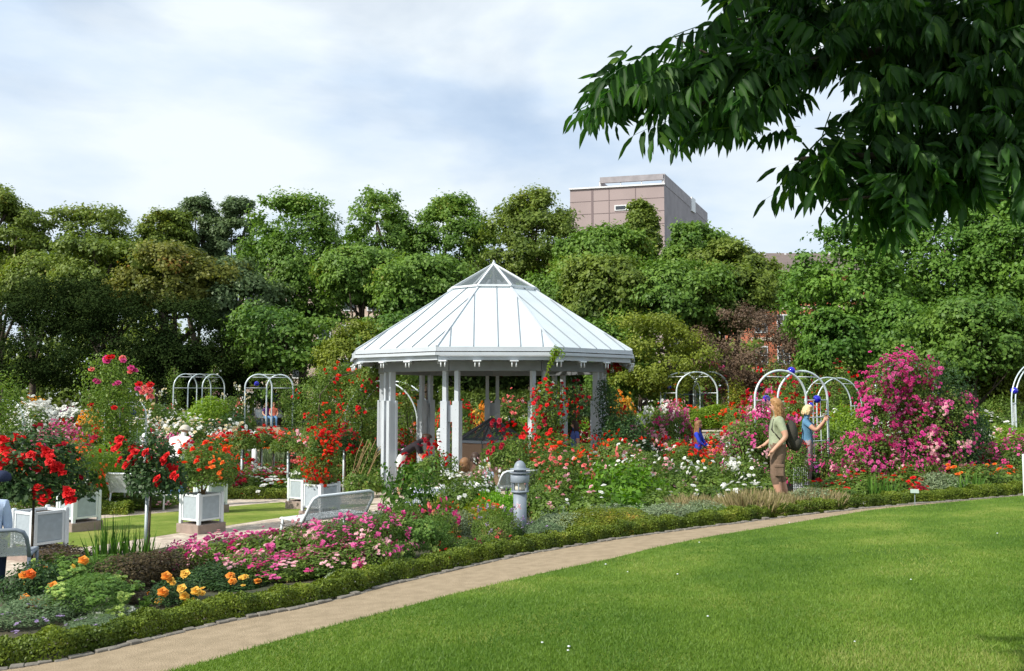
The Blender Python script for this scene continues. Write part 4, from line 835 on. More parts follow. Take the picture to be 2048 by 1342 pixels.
# --- front left bed, between the clipped hedge and the stone path
P_((75, 9.3, 1118, 120, 'yellow', 'low rose bush with big orange blooms at the lower left corner'),
 (180, 9.0, 1140, 195, 'sedum', 'bright green feathery mound, nearer of two at lower left'), (160, 10.2, 1100, 180, 'sedum', 'green feathery mound, farther of two at lower left'), (95, 10.2, 1130, 110, 'sedum', 'small green mound behind the orange roses'),
 (60, 8.55, 1185, 200, 'lav', 'grey green lavender mass in the bottom left corner'), (190, 8.15, 1228, 120, 'lav', 'grey green lavender tuft left of the white cushion'), (222, 8.7, 1225, 95, 'alyss', 'white cushion of tiny flowers by the hedge at lower left'),
 (222, 11.0, 1062, 75, 'iris', 'sword leaved iris clump at left'), (272, 11.2, 1075, 60, 'iris', 'small sword leaved iris clump before the red standard rose'),
 (268, 10.2, 1098, 150, 'bronze', 'dark bronze twiggy bush behind the yellow roses'), (330, 10.6, 1090, 130, 'bronze', 'brownish twiggy rose bush left of the pink roses'), (300, 9.4, 1180, 90, 'bronze', 'low dark twiggy plant in bare soil by the hedge'), (140, 11.2, 1085, 150, 'bronze', 'twiggy reddish bush before the plinth at left'),
 (352, 9.15, 1155, 110, 'yellow', 'low yellow rose bush with dark leaves near the hedge'), (478, 9.9, 1145, 130, 'yellow', 'yellow rose bush below the pink rose drift'), (425, 10.1, 1120, 110, 'dark', 'dark leafy bush between the two yellow rose bushes'),
 (372, 10.8, 1092, 100, 'pink', 'pink rose bush in the front left bed'), (392, 11.6, 1078, 110, 'pink', 'pink rose bush in the front left bed'), (455, 11.4, 1068, 130, 'pink', 'pink rose bush in the front left bed'), (530, 11.2, 1062, 140, 'pinkd', 'pink rose bush in the front left bed'), (600, 11.1, 1052, 140, 'pinkd', 'pink rose bush in the front left bed'),
 (672, 11.0, 1038, 150, 'pinkd', 'pink rose bush in the front left bed'), (745, 11.1, 1022, 140, 'pinkd', 'pink rose bush in the front left bed'), (570, 10.3, 1112, 150, 'pink', 'pink rose bush in the front left bed'), (655, 10.4, 1092, 150, 'pink', 'pink rose bush in the front left bed'), (740, 10.6, 1072, 120, 'pinkd', 'pink rose bush in the front left bed'), (500, 10.4, 1100, 120, 'pink', 'pink rose bush in the front left bed'),
 (690, 10.0, 1135, 90, 'alyss', 'white cushion below the pink rose drift'), (600, 12.2, 1040, 130, 'bronze', 'twiggy bush between bench and pink roses'),
 (838, 11.3, 1022, 110, 'sedum', 'pale green feathery mound right of the pink roses'), (800, 10.9, 1075, 60, 'sedum', 'small pale green mound below the laurel'),
 (812, 13.4, 905, 110, 'laurel', 'upright laurel like shrub with long dark leaves before the pavilion'), (800, 12.3, 1000, 90, 'green', 'green bush at the foot of the laurel like shrub'),
 (872, 12.3, 1010, 75, 'hot', 'hot pink rose bush right of the laurel like shrub'), (905, 12.6, 1015, 90, 'silver', 'grey green sage bush left of the catmint'), (925, 11.35, 1070, 95, 'red', 'low bright red roses by the hedge, left of the bollard'), (985, 11.6, 1062, 70, 'hot', 'low pink roses by the hedge, left of the bollard'),
 (1002, 12.0, 1012, 105, 'catmint', 'purple catmint mound at the foot of the bollard lamp'), (1085, 12.0, 1035, 100, 'lav', 'grey purple lavender right of the bollard lamp'), (950, 12.9, 1000, 110, 'mixed', 'low mixed orange flowering plant before the green feathery plant'),
 (1000, 14.2, 972, 90, 'dill', 'bright lime feathery plant left of the bollard lamp'), (930, 14.6, 935, 110, 'white', 'rose bush with cream and white blooms before the seated women'), (970, 15.2, 930, 70, 'pale', 'rose bush with single pink blooms on long stems before the baby'), (880, 14.2, 985, 80, 'mixed', 'low orange flowering plant right of the laurel'), (885, 15.6, 968, 110, 'silverw', 'low whitish flowering plant before the blanket bench'),
 (1185, 12.55, 1012, 150, 'spirea', 'orange tipped low spiraea behind the hedge'), (1270, 12.75, 1010, 140, 'spirea', 'orange tipped low spiraea behind the hedge'), (1120, 12.9, 1015, 110, 'silver', 'silver green plant right of the bollard lamp'),
 (1230, 13.5, 1005, 130, 'silverw', 'silver green plant in the middle of the long bed'), (1330, 13.4, 1006, 150, 'silver', 'silver green plant in the middle of the long bed'), (1405, 13.7, 1000, 90, 'silver', 'silver green plant in the middle of the long bed'), (1438, 13.5, 992, 90, 'goldg', 'lime yellow grassy clump behind the hedge'),
 (1500, 13.9, 960, 120, 'grass', 'pinkish tan ornamental grass before the man'), (1560, 14.1, 952, 120, 'grass', 'pinkish tan ornamental grass before the man'), (1635, 14.4, 962, 110, 'grass', 'pinkish tan ornamental grass before the man'), (1395, 14.6, 975, 110, 'grass', 'pinkish tan ornamental grass before the man'), (1625, 14.2, 975, 120, 'silver', 'grey green plant right of the tan grasses'),
 (1700, 14.5, 993, 60, 'alyss', 'white cushion flowers by the hedge at right'), (1760, 14.7, 990, 70, 'alyss', 'white cushion flowers by the hedge at right'),
 (1110, 14.2, 985, 100, 'pale', 'low pale pink rose bush right of the bollard'), (1180, 14.3, 978, 110, 'pale', 'low pale pink rose bush right of the bollard'), (1075, 14.6, 965, 80, 'salmon', 'salmon rose bush right of the bollard'), (1125, 16.0, 920, 110, 'salmon', 'salmon rose bush in front of the right pavilion post'), (1085, 17.0, 900, 90, 'salmon', 'salmon rose bush in front of the right pavilion post'), (1185, 16.4, 925, 90, 'green', 'green bush in front of the right pavilion post'),
 (1255, 15.6, 920, 170, 'leafy', 'bright green long leaved perennial in the long bed'), (1240, 14.4, 975, 110, 'leafy', 'low bright green leaved perennial in the long bed'), (1310, 14.9, 972, 120, 'white', 'white rose bush in the long bed'), (1385, 15.2, 962, 120, 'white', 'white rose bush in the long bed'), (1455, 15.4, 955, 120, 'white', 'white rose bush in the long bed'), (1520, 15.7, 948, 110, 'white', 'white rose bush in the long bed'),
 (1350, 16.8, 925, 120, 'pale', 'pale rose bush in the second row of the long bed'), (1420, 16.9, 915, 120, 'white', 'white rose bush in the second row of the long bed'), (1490, 17.2, 912, 110, 'white', 'white rose bush in the second row of the long bed'), (1300, 17.8, 905, 120, 'pale', 'pale rose bush in the second row of the long bed'), (1250, 18.8, 892, 120, 'pale', 'pale rose bush in the second row of the long bed'),
 (1660, 15.7, 950, 110, 'red', 'low red rose bush at the right'), (1720, 15.5, 945, 110, 'red', 'low red rose bush at the right'), (1785, 15.4, 948, 110, 'red', 'low red rose bush at the right'), (1835, 15.8, 935, 100, 'red', 'low red rose bush at the right'), (1755, 15.0, 968, 50, 'iris', 'narrow upright blades among the red roses'), (1930, 15.1, 958, 50, 'iris', 'narrow upright blades among the orange roses'),
 (1885, 15.3, 945, 100, 'silver', 'silver leaved mound among red and orange roses'), (1800, 14.7, 975, 90, 'green', 'low green plant in front of the red roses'), (1690, 15.0, 968, 100, 'green', 'low green plant in front of the red roses'), (1950, 15.6, 925, 100, 'orange', 'low orange rose bush at the right edge'), (2010, 15.9, 928, 90, 'orange', 'low orange rose bush at the right edge'), (2060, 16.5, 930, 90, 'orange', 'low orange rose bush at the right edge'),
 (1985, 17.6, 885, 110, 'pinkd', 'pink rose mass at the right edge'), (2045, 17.2, 872, 100, 'pinkd', 'pink rose mass at the right edge'), (2030, 20, 845, 90, 'fresh', 'fresh green shrub behind the right edge roses'),
)
# --- around the people at right
P_((1500, 17.9, 820, 100, 'pinkd', 'pink rose mass left of the man'), (1540, 18.6, 800, 80, 'pinkd', 'tall pink rose mass behind the man'), (1480, 18.2, 880, 90, 'pinkd', 'pink rose mass left of the man'), (1590, 17.4, 885, 60, 'hot', 'pink roses between the man and the woman'), (1560, 20.5, 840, 110, 'hot', 'pink rose bush behind the man and woman'),
 (1665, 18.6, 900, 70, 'purple', 'dark pink rose bush right of the woman'), (1690, 18, 880, 90, 'pink', 'pink rose bush left of the pink arch'), (1735, 17.2, 860, 110, 'pinkd', 'pink rose mass at the foot of the pink arch'), (1800, 16.6, 880, 130, 'pinkd', 'pink rose mass at the foot of the pink arch'), (1860, 16.9, 890, 110, 'pinkd', 'pink rose mass at the foot of the pink arch'), (1700, 17, 920, 80, 'pink', 'pink rose bush left of the pink arch'),
 (1910, 17.8, 760, 110, 'dark', 'dark green climber bulk right of the pink arch'), (1925, 18.6, 790, 90, 'dark', 'dark green climber bulk behind the pink arch'), (1890, 17.2, 840, 120, 'crimson', 'shaded dark pink roses right of the pink arch'),  # right side of the arch: shade put into leaf and petal colours
 (1650, 21.5, 840, 110, 'green', 'green bush behind the photographing woman'), (1700, 24, 800, 110, 'fresh', 'fresh green bush behind the photographing woman'), (1690, 29, 760, 100, 'green', 'green bush behind the photographing woman'))
# --- beds right of the pavilion
P_((1235, 19.4, 868, 90, 'scarlet', 'red rose bush right of the right pavilion post'), (1215, 18.5, 905, 90, 'salmon', 'salmon rose bush right of the right pavilion post'), (1255, 21.5, 830, 120, 'dark', 'dark leafy bush at the right pavilion post'), (1160, 19.5, 890, 110, 'orange', 'orange red rose bush inside the right pavilion opening'), (1100, 20, 868, 120, 'red', 'bright red rose bush leaning on the right front post'),
 (1060, 19.3, 905, 100, 'dark', 'dark green bush behind the bollard lamp'), (1135, 18.3, 930, 100, 'salmon', 'salmon rose bush before the right pavilion opening'),
 (1245, 29, 782, 60, 'amber', 'dome of yellow orange flowers right of the pavilion'), (1235, 25.5, 822, 100, 'crimson', 'dark crimson rose bush right of the pavilion'), (1290, 25, 845, 80, 'pinkd', 'pink and crimson rose bush before the grey wall'), (1320, 27.5, 810, 70, 'white', 'white rose bush right of the pavilion'), (1352, 27, 815, 75, 'pinkd', 'round pink rose bush above the white bollard'),
 (1270, 23, 880, 110, 'crimson', 'deep red low rose bush right of the pavilion'), (1330, 22, 890, 110, 'pale', 'pale rose bush left of the girl'), (1350, 23, 880, 80, 'red', 'red rose bush left of the girl'), (1370, 20.6, 885, 80, 'scarlet', 'red rose bush in front of the girl'), (1440, 20.5, 900, 90, 'orange', 'orange rose bush right of the girl'), (1395, 18.6, 925, 110, 'green', 'green bush below the girl'),
 (1430, 25.2, 862, 60, 'red', 'red roses at the right shoulder of the girl'), (1500, 26.5, 842, 90, 'scarlet', 'red flowers filling the small far planter', dict(z=PL['J'][1]-.1)), (1450, 24, 885, 90, 'mixed', 'orange flowering bush behind the white bollard'), (1295, 34, 815, 90, 'fresh', 'light green bush beyond the white rose bush'))
# far bands of mixed bushes
def band(y0, y1, n, d0, d1, kinds, lab, wm=95, h=(26, 60), base=None, seed=0):
    rr = random.Random(seed)
    for i in range(n):
        px = y0+(y1-y0)*(i+.5+rr.uniform(-.3, .3))/n; d = rr.uniform(d0, d1); k = rr.choice(kinds); g = D(px, d); gy = 790+F*(ZC-g.z)/d; plant(px, d, gy-rr.uniform(*h)*40/d, wm*rr.uniform(.75, 1.25)*34/d, k, lab % WORD[k])
WORD = {'red': 'red rose', 'crimson': 'dark crimson rose', 'scarlet': 'scarlet rose', 'orange': 'orange rose', 'salmon': 'salmon rose', 'pink': 'pink rose', 'pinkd': 'dense pink rose', 'hot': 'hot pink rose', 'pale': 'pale pink rose', 'white': 'white rose', 'cream': 'cream rose', 'green': 'plain green', 'dark': 'dark green', 'fresh': 'light green', 'mixed': 'orange tinted', 'spike': 'cream spiked', 'silver': 'silver green', 'amber': 'amber flowered', 'whited': 'full white'}
band(1255, 1520, 9, 36, 39, ['orange', 'mixed', 'green', 'fresh', 'hot', 'green'], '%s bush in the far bed between pavilion and right hoops', h=(34, 62), seed=1)
band(1460, 1720, 9, 30, 35, ['orange', 'mixed', 'green', 'red', 'fresh', 'hot'], '%s bush in the bed behind the man and woman', h=(60, 120), seed=2)
band(1560, 2060, 12, 24, 29, ['green', 'fresh', 'pale', 'fresh', 'white', 'green'], '%s bush in the bed behind the pink arch', h=(40, 85), seed=3)
band(1500, 2060, 10, 19.5, 22.5, ['green', 'fresh', 'pale', 'red', 'white', 'green'], '%s bush in the near bed behind the pink arch', wm=85, h=(18, 40), seed=4)
band(1250, 1500, 8, 20.5, 23.5, ['pale', 'salmon', 'green', 'crimson', 'mixed'], '%s bush in the low bed left of the man', h=(22, 36), seed=5)
band(0, 480, 12, 24.5, 27, ['red', 'pale', 'salmon', 'white', 'green', 'pink', 'scarlet'], '%s bush in the left middle bed', h=(28, 50), seed=6)
band(0, 480, 11, 28, 32, ['pale', 'white', 'green', 'salmon', 'fresh', 'silver', 'spike'], '%s bush in the left rear bed', h=(35, 60), seed=7)
band(0, 480, 10, 33, 38, ['spike', 'fresh', 'green', 'silver', 'pale', 'cream'], '%s bush by the left rear wall', h=(40, 70), seed=8)
band(570, 760, 5, 30, 34, ['green', 'red', 'fresh', 'silver'], '%s bush left of the pavilion, at the back', h=(50, 95), seed=9)
band(770, 1220, 12, 31, 38, ['green', 'fresh', 'red', 'orange', 'mixed', 'salmon', 'pale'], '%s bush seen through the pavilion', h=(25, 52), seed=10)
band(780, 1220, 8, 28.5, 30, ['red', 'green', 'pink', 'fresh', 'salmon'], '%s bush close behind the pavilion', h=(22, 45), seed=11)
band(440, 610, 5, 23.8, 25, ['red', 'white', 'white', 'red'], '%s bush behind the little hedge left of the pavilion', wm=70, h=(20, 30), seed=12)
band(430, 620, 5, 25.5, 28, ['white', 'red', 'green', 'salmon'], '%s bush in the bed of red standard roses', h=(30, 45), seed=13)
band(170, 330, 4, 19.8, 21.2, ['pale', 'green', 'salmon'], '%s bush behind the left planters', wm=70, h=(14, 22), seed=14)
band(0, 130, 4, 19.5, 22, ['green', 'orange', 'pink', 'white'], '%s bush behind the big red standard rose', wm=70, h=(25, 45), seed=15)
P_((65, 34.5, 808, 100, 'whited', 'full white flowering shrub at the far left, before dark trees'), (148, 35, 820, 85, 'whited', 'full white flowering shrub between purple and orange flowers'), (188, 33, 815, 70, 'amber', 'orange yellow flowering shrub by the left rose pillar'), (122, 36, 813, 60, 'purple', 'purple flowering shrub behind the white shrubs'),
 (60, 37, 800, 70, 'amber', 'low orange flowers peeping over the white shrub'), (285, 31.5, 828, 80, 'cream', 'cream rose bush right of the left rose pillar'), (305, 35, 792, 110, 'spike', 'tall cream and coral spires right of the rose pillar'), (378, 31, 832, 100, 'cream', 'cream rose bush above the stooping visitor'), (445, 32.5, 826, 110, 'creamd', 'large cream white shrub in front of the bright shrub'),
 (412, 35, 788, 110, 'fresh', 'bright yellow green shrub left of the pale hoops'), (465, 36, 780, 60, 'spike', 'tall cream spires before the iron fence'), (598, 29.5, 815, 110, 'tallg', 'tall silvery grass left of the pavilion'), (150, 19.2, 885, 120, 'orange', 'bush of orange roses between the left planters'), (205, 20, 882, 90, 'fresh', 'fresh green leafy bush left of the small red standard rose'), (115, 24, 850, 110, 'pink', 'light pink rose bush behind the big red standard rose'),
 (150, 16.2, 962, 70, 'pale', 'small white and pink flowers in the left planter', dict(z=PL['B'][1]-.05)), (400, 16.0, 880, 125, 'orange', 'orange flowered shrub growing in the middle planter', dict(z=PL['C'][1]-.1)), (440, 19.6, 900, 70, 'orange', 'orange flowered shrub in the hidden planter', dict(z=PL['D'][1])), (606, 20.6, 930, 40, 'white', 'little white flowers in the rear small planter', dict(z=PL['H'][1]-.05)),
 (730, 22.6, 935, 80, 'green', 'low rounded box patch by the left pavilion post'), (700, 26.5, 850, 120, 'green', 'green rose bush with bare canes left of the pavilion'), (640, 26.5, 850, 90, 'green', 'green bush behind the scarlet flower column'), (745, 24.8, 880, 60, 'green', 'green bush at the left pavilion post'),
 (805, 28, 868, 80, 'hot', 'pink red rose bush behind the leaning visitor'), (885, 32, 812, 45, 'scarlet', 'tall scarlet flowering bush seen between the left posts'), (958, 34, 806, 45, 'amber', 'yellow cream flowering shrub seen over the light well'), (930, 31, 838, 60, 'red', 'red rose bush left behind the light well'), (1050, 30, 830, 80, 'fresh', 'fresh green bush right behind the light well'),
 (1000, 37, 812, 90, 'spike', 'tall spires seen through the pavilion'))
hedgerow('low_hedge', [tuple(D(q, 23.3))[:2] for q in (440, 530, 620)], .35, .28, .05, 9000, Lh, 'little box hedge behind the rear stone path left of the pavilion')
hedgerow('low_hedge', [tuple(D(q, 19.2))[:2] for q in (195, 260)], .35, .28, .05, 3500, Lh, 'short little box hedge behind the left planters')
# --- standard roses on stems
def standard(px, d, top, wpx, hpx, kind, lab, stake=True, z=None):
    g = D(px, d); zt1 = W(px, top, d).z; w = wpx/F*d; h = hpx/F*d; zb = zt1-h
    if z: g.z = z
    o = empty('standard_rose', g, prng.random()*6.28, lab, 'standard rose', None); (fo, fl, _, _), (W_, H_) = protos(kind, w, h, d)
    for nm, me in (('foliage', fo), ('blossoms', fl)):
        if me: c = link(nm, me, o, (0, 0, zb-g.z)); c.scale = (w/W_, w/W_, h/H_)
    m = MB(); m.tube([(0, 0, -.05), (.01, .01, (zb-g.z)*.6), (0, 0, zb-g.z+h*.4)], .014+.0004*d, 7, taper=.8); m.build('stem', BARK, o)
    if stake: m = MB(); m.tube([(.05, 0, -.05), (.045, 0, zb-g.z+h*.3)], .016+.0006*d, 8); m.build('stake', TUBEM, o)
    LABELS.append((o, lab, px)); return o
standard(62, 11.0, 872, 175, 170, 'redn', 'large red standard rose at the left edge in the foreground', stake=False)
standard(298, 12.4, 878, 118, 145, 'redn', 'small red standard rose on a grey stake before the inner lawn')
standard(858, 16.2, 905, 110, 85, 'red', 'red standard rose in front of the left front pavilion posts')
standard(1012, 17.4, 868, 105, 90, 'red', 'red standard rose in front of the brown light well')
standard(1110, 17.6, 900, 130, 60, 'orange', 'orange red standard rose before the right front pavilion post')
for px, d, top, k in ((486, 24.6, 866, 'red'), (452, 25.6, 868, 'salmon'), (520, 26, 862, 'red'), (545, 27.5, 866, 'orange'), (578, 24.6, 872, 'salmon'), (690, 24.6, 868, 'crimson'), (655, 26, 855, 'red'), (105, 25, 862, 'pink'), (130, 28, 848, 'red'), (60, 26, 868, 'pale'), (180, 26.5, 862, 'scarlet'), (345, 24, 880, 'pink')):
    standard(px, d, top, 62, 42, k, WORD[k]+' standard with slim stake in the left middle bed')
for px, d, top, k in ((1180, 33, 800, 'crimson'), (1318, 28.5, 812, 'white'), (1345, 28, 812, 'pinkd'), (1015, 25.5, 838, 'pale'), (1290, 22.5, 872, 'crimson'), (1020, 33, 800, 'salmon'), (920, 34, 812, 'red')):
    standard(px, d, top, 55, 42, k, WORD[k]+' standard with slim stake near the pavilion')
# --- roses that climb
def climber(path, rad, n, kind, lab, nf=60, fs=.075, leaf=.075, name='climbing_rose', cl=5, fz=0):
    """path: world points; rad: radius per point"""
    st, lf, nfa, lm, pm, nff, f0, c0, sh = K[kind]; rng = np.random.default_rng(int(abs(path[0][0]*100))+n); path = np.array(path, float); rad = np.array(rad, float); seg = np.linalg.norm(np.diff(path, axis=0), axis=1); cum = np.r_[0, np.cumsum(seg)]
    def pick(k, shell):
        wts = np.interp(np.linspace(0, cum[-1], 200), cum, rad); t = rng.choice(np.linspace(0, cum[-1], 200), k, p=wts/wts.sum())+rng.random(k)*cum[-1]/200
        c = np.stack([np.interp(t, cum, path[:, i]) for i in range(3)], 1); r = np.interp(t, cum, rad)*(1+.35*np.sin(t*5.1)*np.sin(t*2.3+1)); d = dirs(rng, k, -1.1)[:k]; return c+d*(r*(1-shell*rng.random(k)**1.6))[:, None], d
    base = Vector(path[0]); o = empty(name, base, 0, lab, 'climbing rose'); b = np.array(base)
    Pt, d = pick(n, .6); Pt[:, 2] = np.maximum(Pt[:, 2], zt(Pt[:, 0], Pt[:, 1])+.02)
    V, Fc = scatter(LEAF_V, LEAF_F, Pt-b, frames(d+rng.normal(size=d.shape)*.6+[0, 0, .35], rng), leaf*rng.uniform(.6, 1.25, len(Pt))); link('foliage', npmesh('foliage', V, Fc, [lm]), o)
    m = MB(); m.tube([Vector(p)-base for p in path], .02, 6); m.build('stem', BARK, o)
    if pm:
        c, cn = pick(nf, .05); C = np.repeat(c, cl, 0)+rng.normal(size=(len(c)*cl, 3))*fs; CN = np.repeat(cn, cl, 0)+rng.normal(size=C.shape)*.35+[0, -.3, .3]
        V, Fc = scatter(ROSE_V, ROSE_F, C-b, frames(CN, rng), fs*1.4*rng.uniform(.6, 1.2, len(C))); mi = np.repeat(np.repeat(rng.integers(0, len(pm), len(c)), cl), len(ROSE_F)); link('blossoms', npmesh('blossoms', V, Fc, pm, mi), o)
    LABELS.append((o, lab, 0)); return o
def wp(*pts): return [tuple(W(x, y, d)) for x, y, d in pts]
def gp(px, d): return tuple(D(px, d))
climber([gp(1750, 16.5)]+wp((1752, 880, 16.5), (1748, 800, 16.5), (1768, 752, 16.6), (1810, 740, 16.7), (1850, 742, 16.8)), [.45, .42, .34, .34, .32, .28], 9000, 'pinkm', 'pink climbing rose over the left side of the right arch', nf=190, fs=.055, leaf=.05, cl=7)
climber([gp(1880, 17.2)]+wp((1895, 900, 17.4), (1900, 840, 17.4), (1890, 790, 17.4), (1865, 765, 17.3)), [.6, .70, .70, .66, .45], 14000, 'dark', 'dark leafy side of the pink rose arch', leaf=.05)  # leaf colour darkened for the side of the arch in shade
climber([gp(1820, 16.9)]+wp((1830, 900, 16.9), (1835, 840, 16.9), (1825, 795, 16.9), (1825, 765, 16.8)), [.5, .52, .50, .46, .4], 11000, 'pinkm', 'pink climbing rose filling the middle of the right arch', nf=170, fs=.055, leaf=.05, cl=7)
climber([gp(1890, 17)]+wp((1880, 880, 16.8), (1895, 830, 16.8), (1905, 790, 17)), [.5, .62, .58, .4], 3500, 'pink', 'loose pink climbing rose on the right side of the arch', nf=90, fs=.055, leaf=.05, cl=7)
climber([gp(1530, 19)]+wp((1528, 880, 19), (1520, 840, 19), (1516, 800, 19)), [.35, .35, .28, .18], 3500, 'pinkd', 'pink climbing rose on the left posts of the near hoops', nf=60, fs=.05, leaf=.055)
climber([gp(1590, 22)]+wp((1592, 830, 22), (1590, 790, 22), (1600, 765, 22)), [.35, .4, .4, .3], 3000, 'red', 'red climbing rose seen through the near hoops', nf=40, fs=.065, leaf=.06)
climber([gp(1555, 28)]+wp((1555, 790, 28), (1552, 745, 28), (1550, 722, 28)), [.5, .5, .35, .2], 2500, 'red', 'tall red climbing rose behind the near hoops', nf=22, fs=.09, leaf=.08)
climber([gp(1665, 28)]+wp((1668, 800, 28), (1675, 760, 28), (1700, 735, 28)), [.6, .6, .45, .3], 3500, 'red', 'red climbing rose left of the pink arch', nf=30, fs=.08, leaf=.08)
climber([gp(1430, 41)]+wp((1432, 800, 41), (1435, 760, 41), (1430, 738, 41)), [.6, .6, .5, .5], 2200, 'hot', 'hot pink climbing rose over the far right hoops', nf=45, fs=.11, leaf=.1)
climber([gp(1360, 39)]+wp((1350, 810, 39), (1345, 780, 39)), [.5, .5, .4], 1500, 'orange', 'orange tinted climbing rose left of the far hoops', nf=14, fs=.09, leaf=.1)
climber([gp(1475, 39)]+wp((1478, 810, 39), (1470, 770, 39)), [.7, .8, .4], 2500, 'mixed', 'orange tinted climbing rose right of the far hoops', nf=14, fs=.08, leaf=.1)
climber([gp(235, 22)]+wp((238, 870, 22), (232, 820, 22), (222, 770, 22), (222, 745, 22)), [.40, .50, .66, .72, .50], 14000, 'freshr', 'rose pillar of green leaves left of the small hoops', leaf=.065)
climber([gp(0, 22)]+wp((5, 870, 22), (0, 820, 22), (5, 775, 22)), [.6, .65, .62, .5], 9000, 'freshr', 'green climbing rose at the left edge', leaf=.065)
climber([gp(585, 37)]+wp((585, 830, 37), (575, 775, 37), (535, 750, 37), (500, 755, 37)), [.4, .5, .42, .22, .2], 3500, 'green', 'green climber on the pale left hoops', leaf=.09)
climber([gp(590, 46)]+wp((585, 780, 46), (550, 748, 46), (515, 750, 46)), [.8, .8, .5, .35], 2500, 'cream', 'climber with a few yellow blooms above the left hoops', nf=5, fs=.12, leaf=.1)
climber([gp(350, 41)]+wp((352, 790, 41), (350, 755, 41), (348, 740, 41)), [.4, .45, .4, .2], 1500, 'pale', 'pale climbing rose, left one on the far small hoops', nf=6, fs=.09, leaf=.09)
climber([gp(415, 42)]+wp((420, 790, 42), (425, 755, 42), (430, 738, 42)), [.4, .45, .4, .2], 1500, 'pale', 'pale climbing rose, right one on the far small hoops', nf=7, fs=.09, leaf=.09)
climber([gp(640, 29)]+wp((640, 850, 29), (640, 790, 29), (670, 750, 28.5), (700, 745, 28.5)), [.6, .7, .7, .55, .4], 9000, 'green', 'mass of climbing rose leaves left of the pavilion', leaf=.08)
climber([gp(640, 28)]+wp((635, 850, 28), (640, 790, 28), (668, 755, 28), (710, 745, 28)), [.6, .7, .65, .5, .4], 900, 'scarlet', 'orange red climbing rose left of the pavilion', nf=30, fs=.085, leaf=.08)
climber([gp(720, 27)]+wp((725, 850, 26.5), (715, 800, 26.5), (735, 765, 26), (755, 735, 26)), [.6, .65, .6, .45, .3], 8500, 'green', 'climbing rose reaching the left pavilion eaves', leaf=.075)
climber([gp(700, 26)]+wp((690, 850, 26), (745, 770, 26), (760, 745, 26)), [.4, .5, .4, .4], 700, 'red', 'red climbing rose by the left pavilion post', nf=16, fs=.08, leaf=.08)
climber([gp(815, 28)]+wp((815, 850, 28), (812, 780, 28), (818, 740, 28)), [.5, .5, .45, .3], 4000, 'orange', 'orange red climbing rose behind the left pavilion posts', nf=16, fs=.09, leaf=.08)
q = 21.6
q = 21.2
climber([gp(1090, q)]+wp((1092, 880, q), (1098, 840, q), (1100, 805, q), (1095, 775, q)), [.35, .45, .50, .48, .28], 9000, 'red', 'red climbing rose on the right front pavilion posts', nf=60, fs=.075, leaf=.06)
climber(wp((1082, 850, q), (1085, 780, 21.2), (1100, 730, 20.9), (1112, 700, 20.6), (1118, 708, 20.5)), [.06, .03, .05, .12, .16], 500, 'fresh', 'thin shoot climbing over the pavilion eaves', leaf=.07)
climber([gp(1215, 22.5)]+wp((1222, 890, 22.5), (1222, 840, 22.5), (1212, 800, 22.5), (1207, 760, 22.6)), [.35, .5, .42, .3, .12], 5500, 'dark', 'dark climber on the right pavilion posts', leaf=.06)
climber([gp(1135, 28)]+wp((1140, 860, 28), (1140, 800, 28), (1120, 770, 28)), [.5, .6, .6, .5], 4000, 'crimson', 'dark crimson climbing rose behind the right pavilion posts', nf=16, fs=.09, leaf=.08)
climber(wp((1228, 720, 24), (1229, 745, 24)), [.12, .16], 200, 'red', 'red blooms hanging from the right pavilion eaves', nf=7, fs=.07, leaf=.06)
climber([(PL['E'][0].location.x, PL['E'][0].location.y, PL['E'][1])]+wp((640, 935, 17.6), (645, 900, 17.6), (640, 875, 17.6)), [.26, .30, .32, .24], 4000, 'green', 'green column of leaves in the right planter', leaf=.05, name='flowering_column')
climber(wp((612, 925, 17.4), (630, 950, 17.3), (665, 915, 17.4), (662, 880, 17.5), (625, 872, 17.4)), [.12, .13, .11, .11, .12], 500, 'scarlet', 'scarlet flowers twisting round the green column', nf=60, fs=.05, leaf=.05, name='flowering_column')
for kx in 'CD':
    g0 = PL[kx][0].location; tg = [o for o, l, p in LABELS if 'flowered shrub' in l and abs(o.location.x-g0.x) < .3 and abs(o.location.y-g0.y) < .3]
    if tg:
        m = MB(); rr = random.Random(5)
        for k in range(6): m.tube([(rr.uniform(-.03, .03), rr.uniform(-.03, .03), -.02), (rr.uniform(-.1, .1), rr.uniform(-.1, .1), .3), (rr.uniform(-.25, .25), rr.uniform(-.2, .2), .6)], .012, 5)
        m.build('stems', mat('cane', (.36, .24, .12), .8), tg[0])
# bare canes by the left pavilion post
g = D(722, 24); m = MB(); rr = random.Random(3)
for k in range(11): a = rr.uniform(-1, 1); m.tube([(a*.05, 0, 0), (a*.3, rr.uniform(-.1, .1), .4), (a*.4+.25, rr.uniform(-.2, .2), rr.uniform(.7, 1.2)), (a*.5+.5, 0, rr.uniform(1.2, 1.5))], .008, 5)
o = m.build('bare_canes', mat('cane', (.36, .24, .12), .8), loc=g); tag(o, 'bundle of bare brown rose canes left of the pavilion post', 'canes')
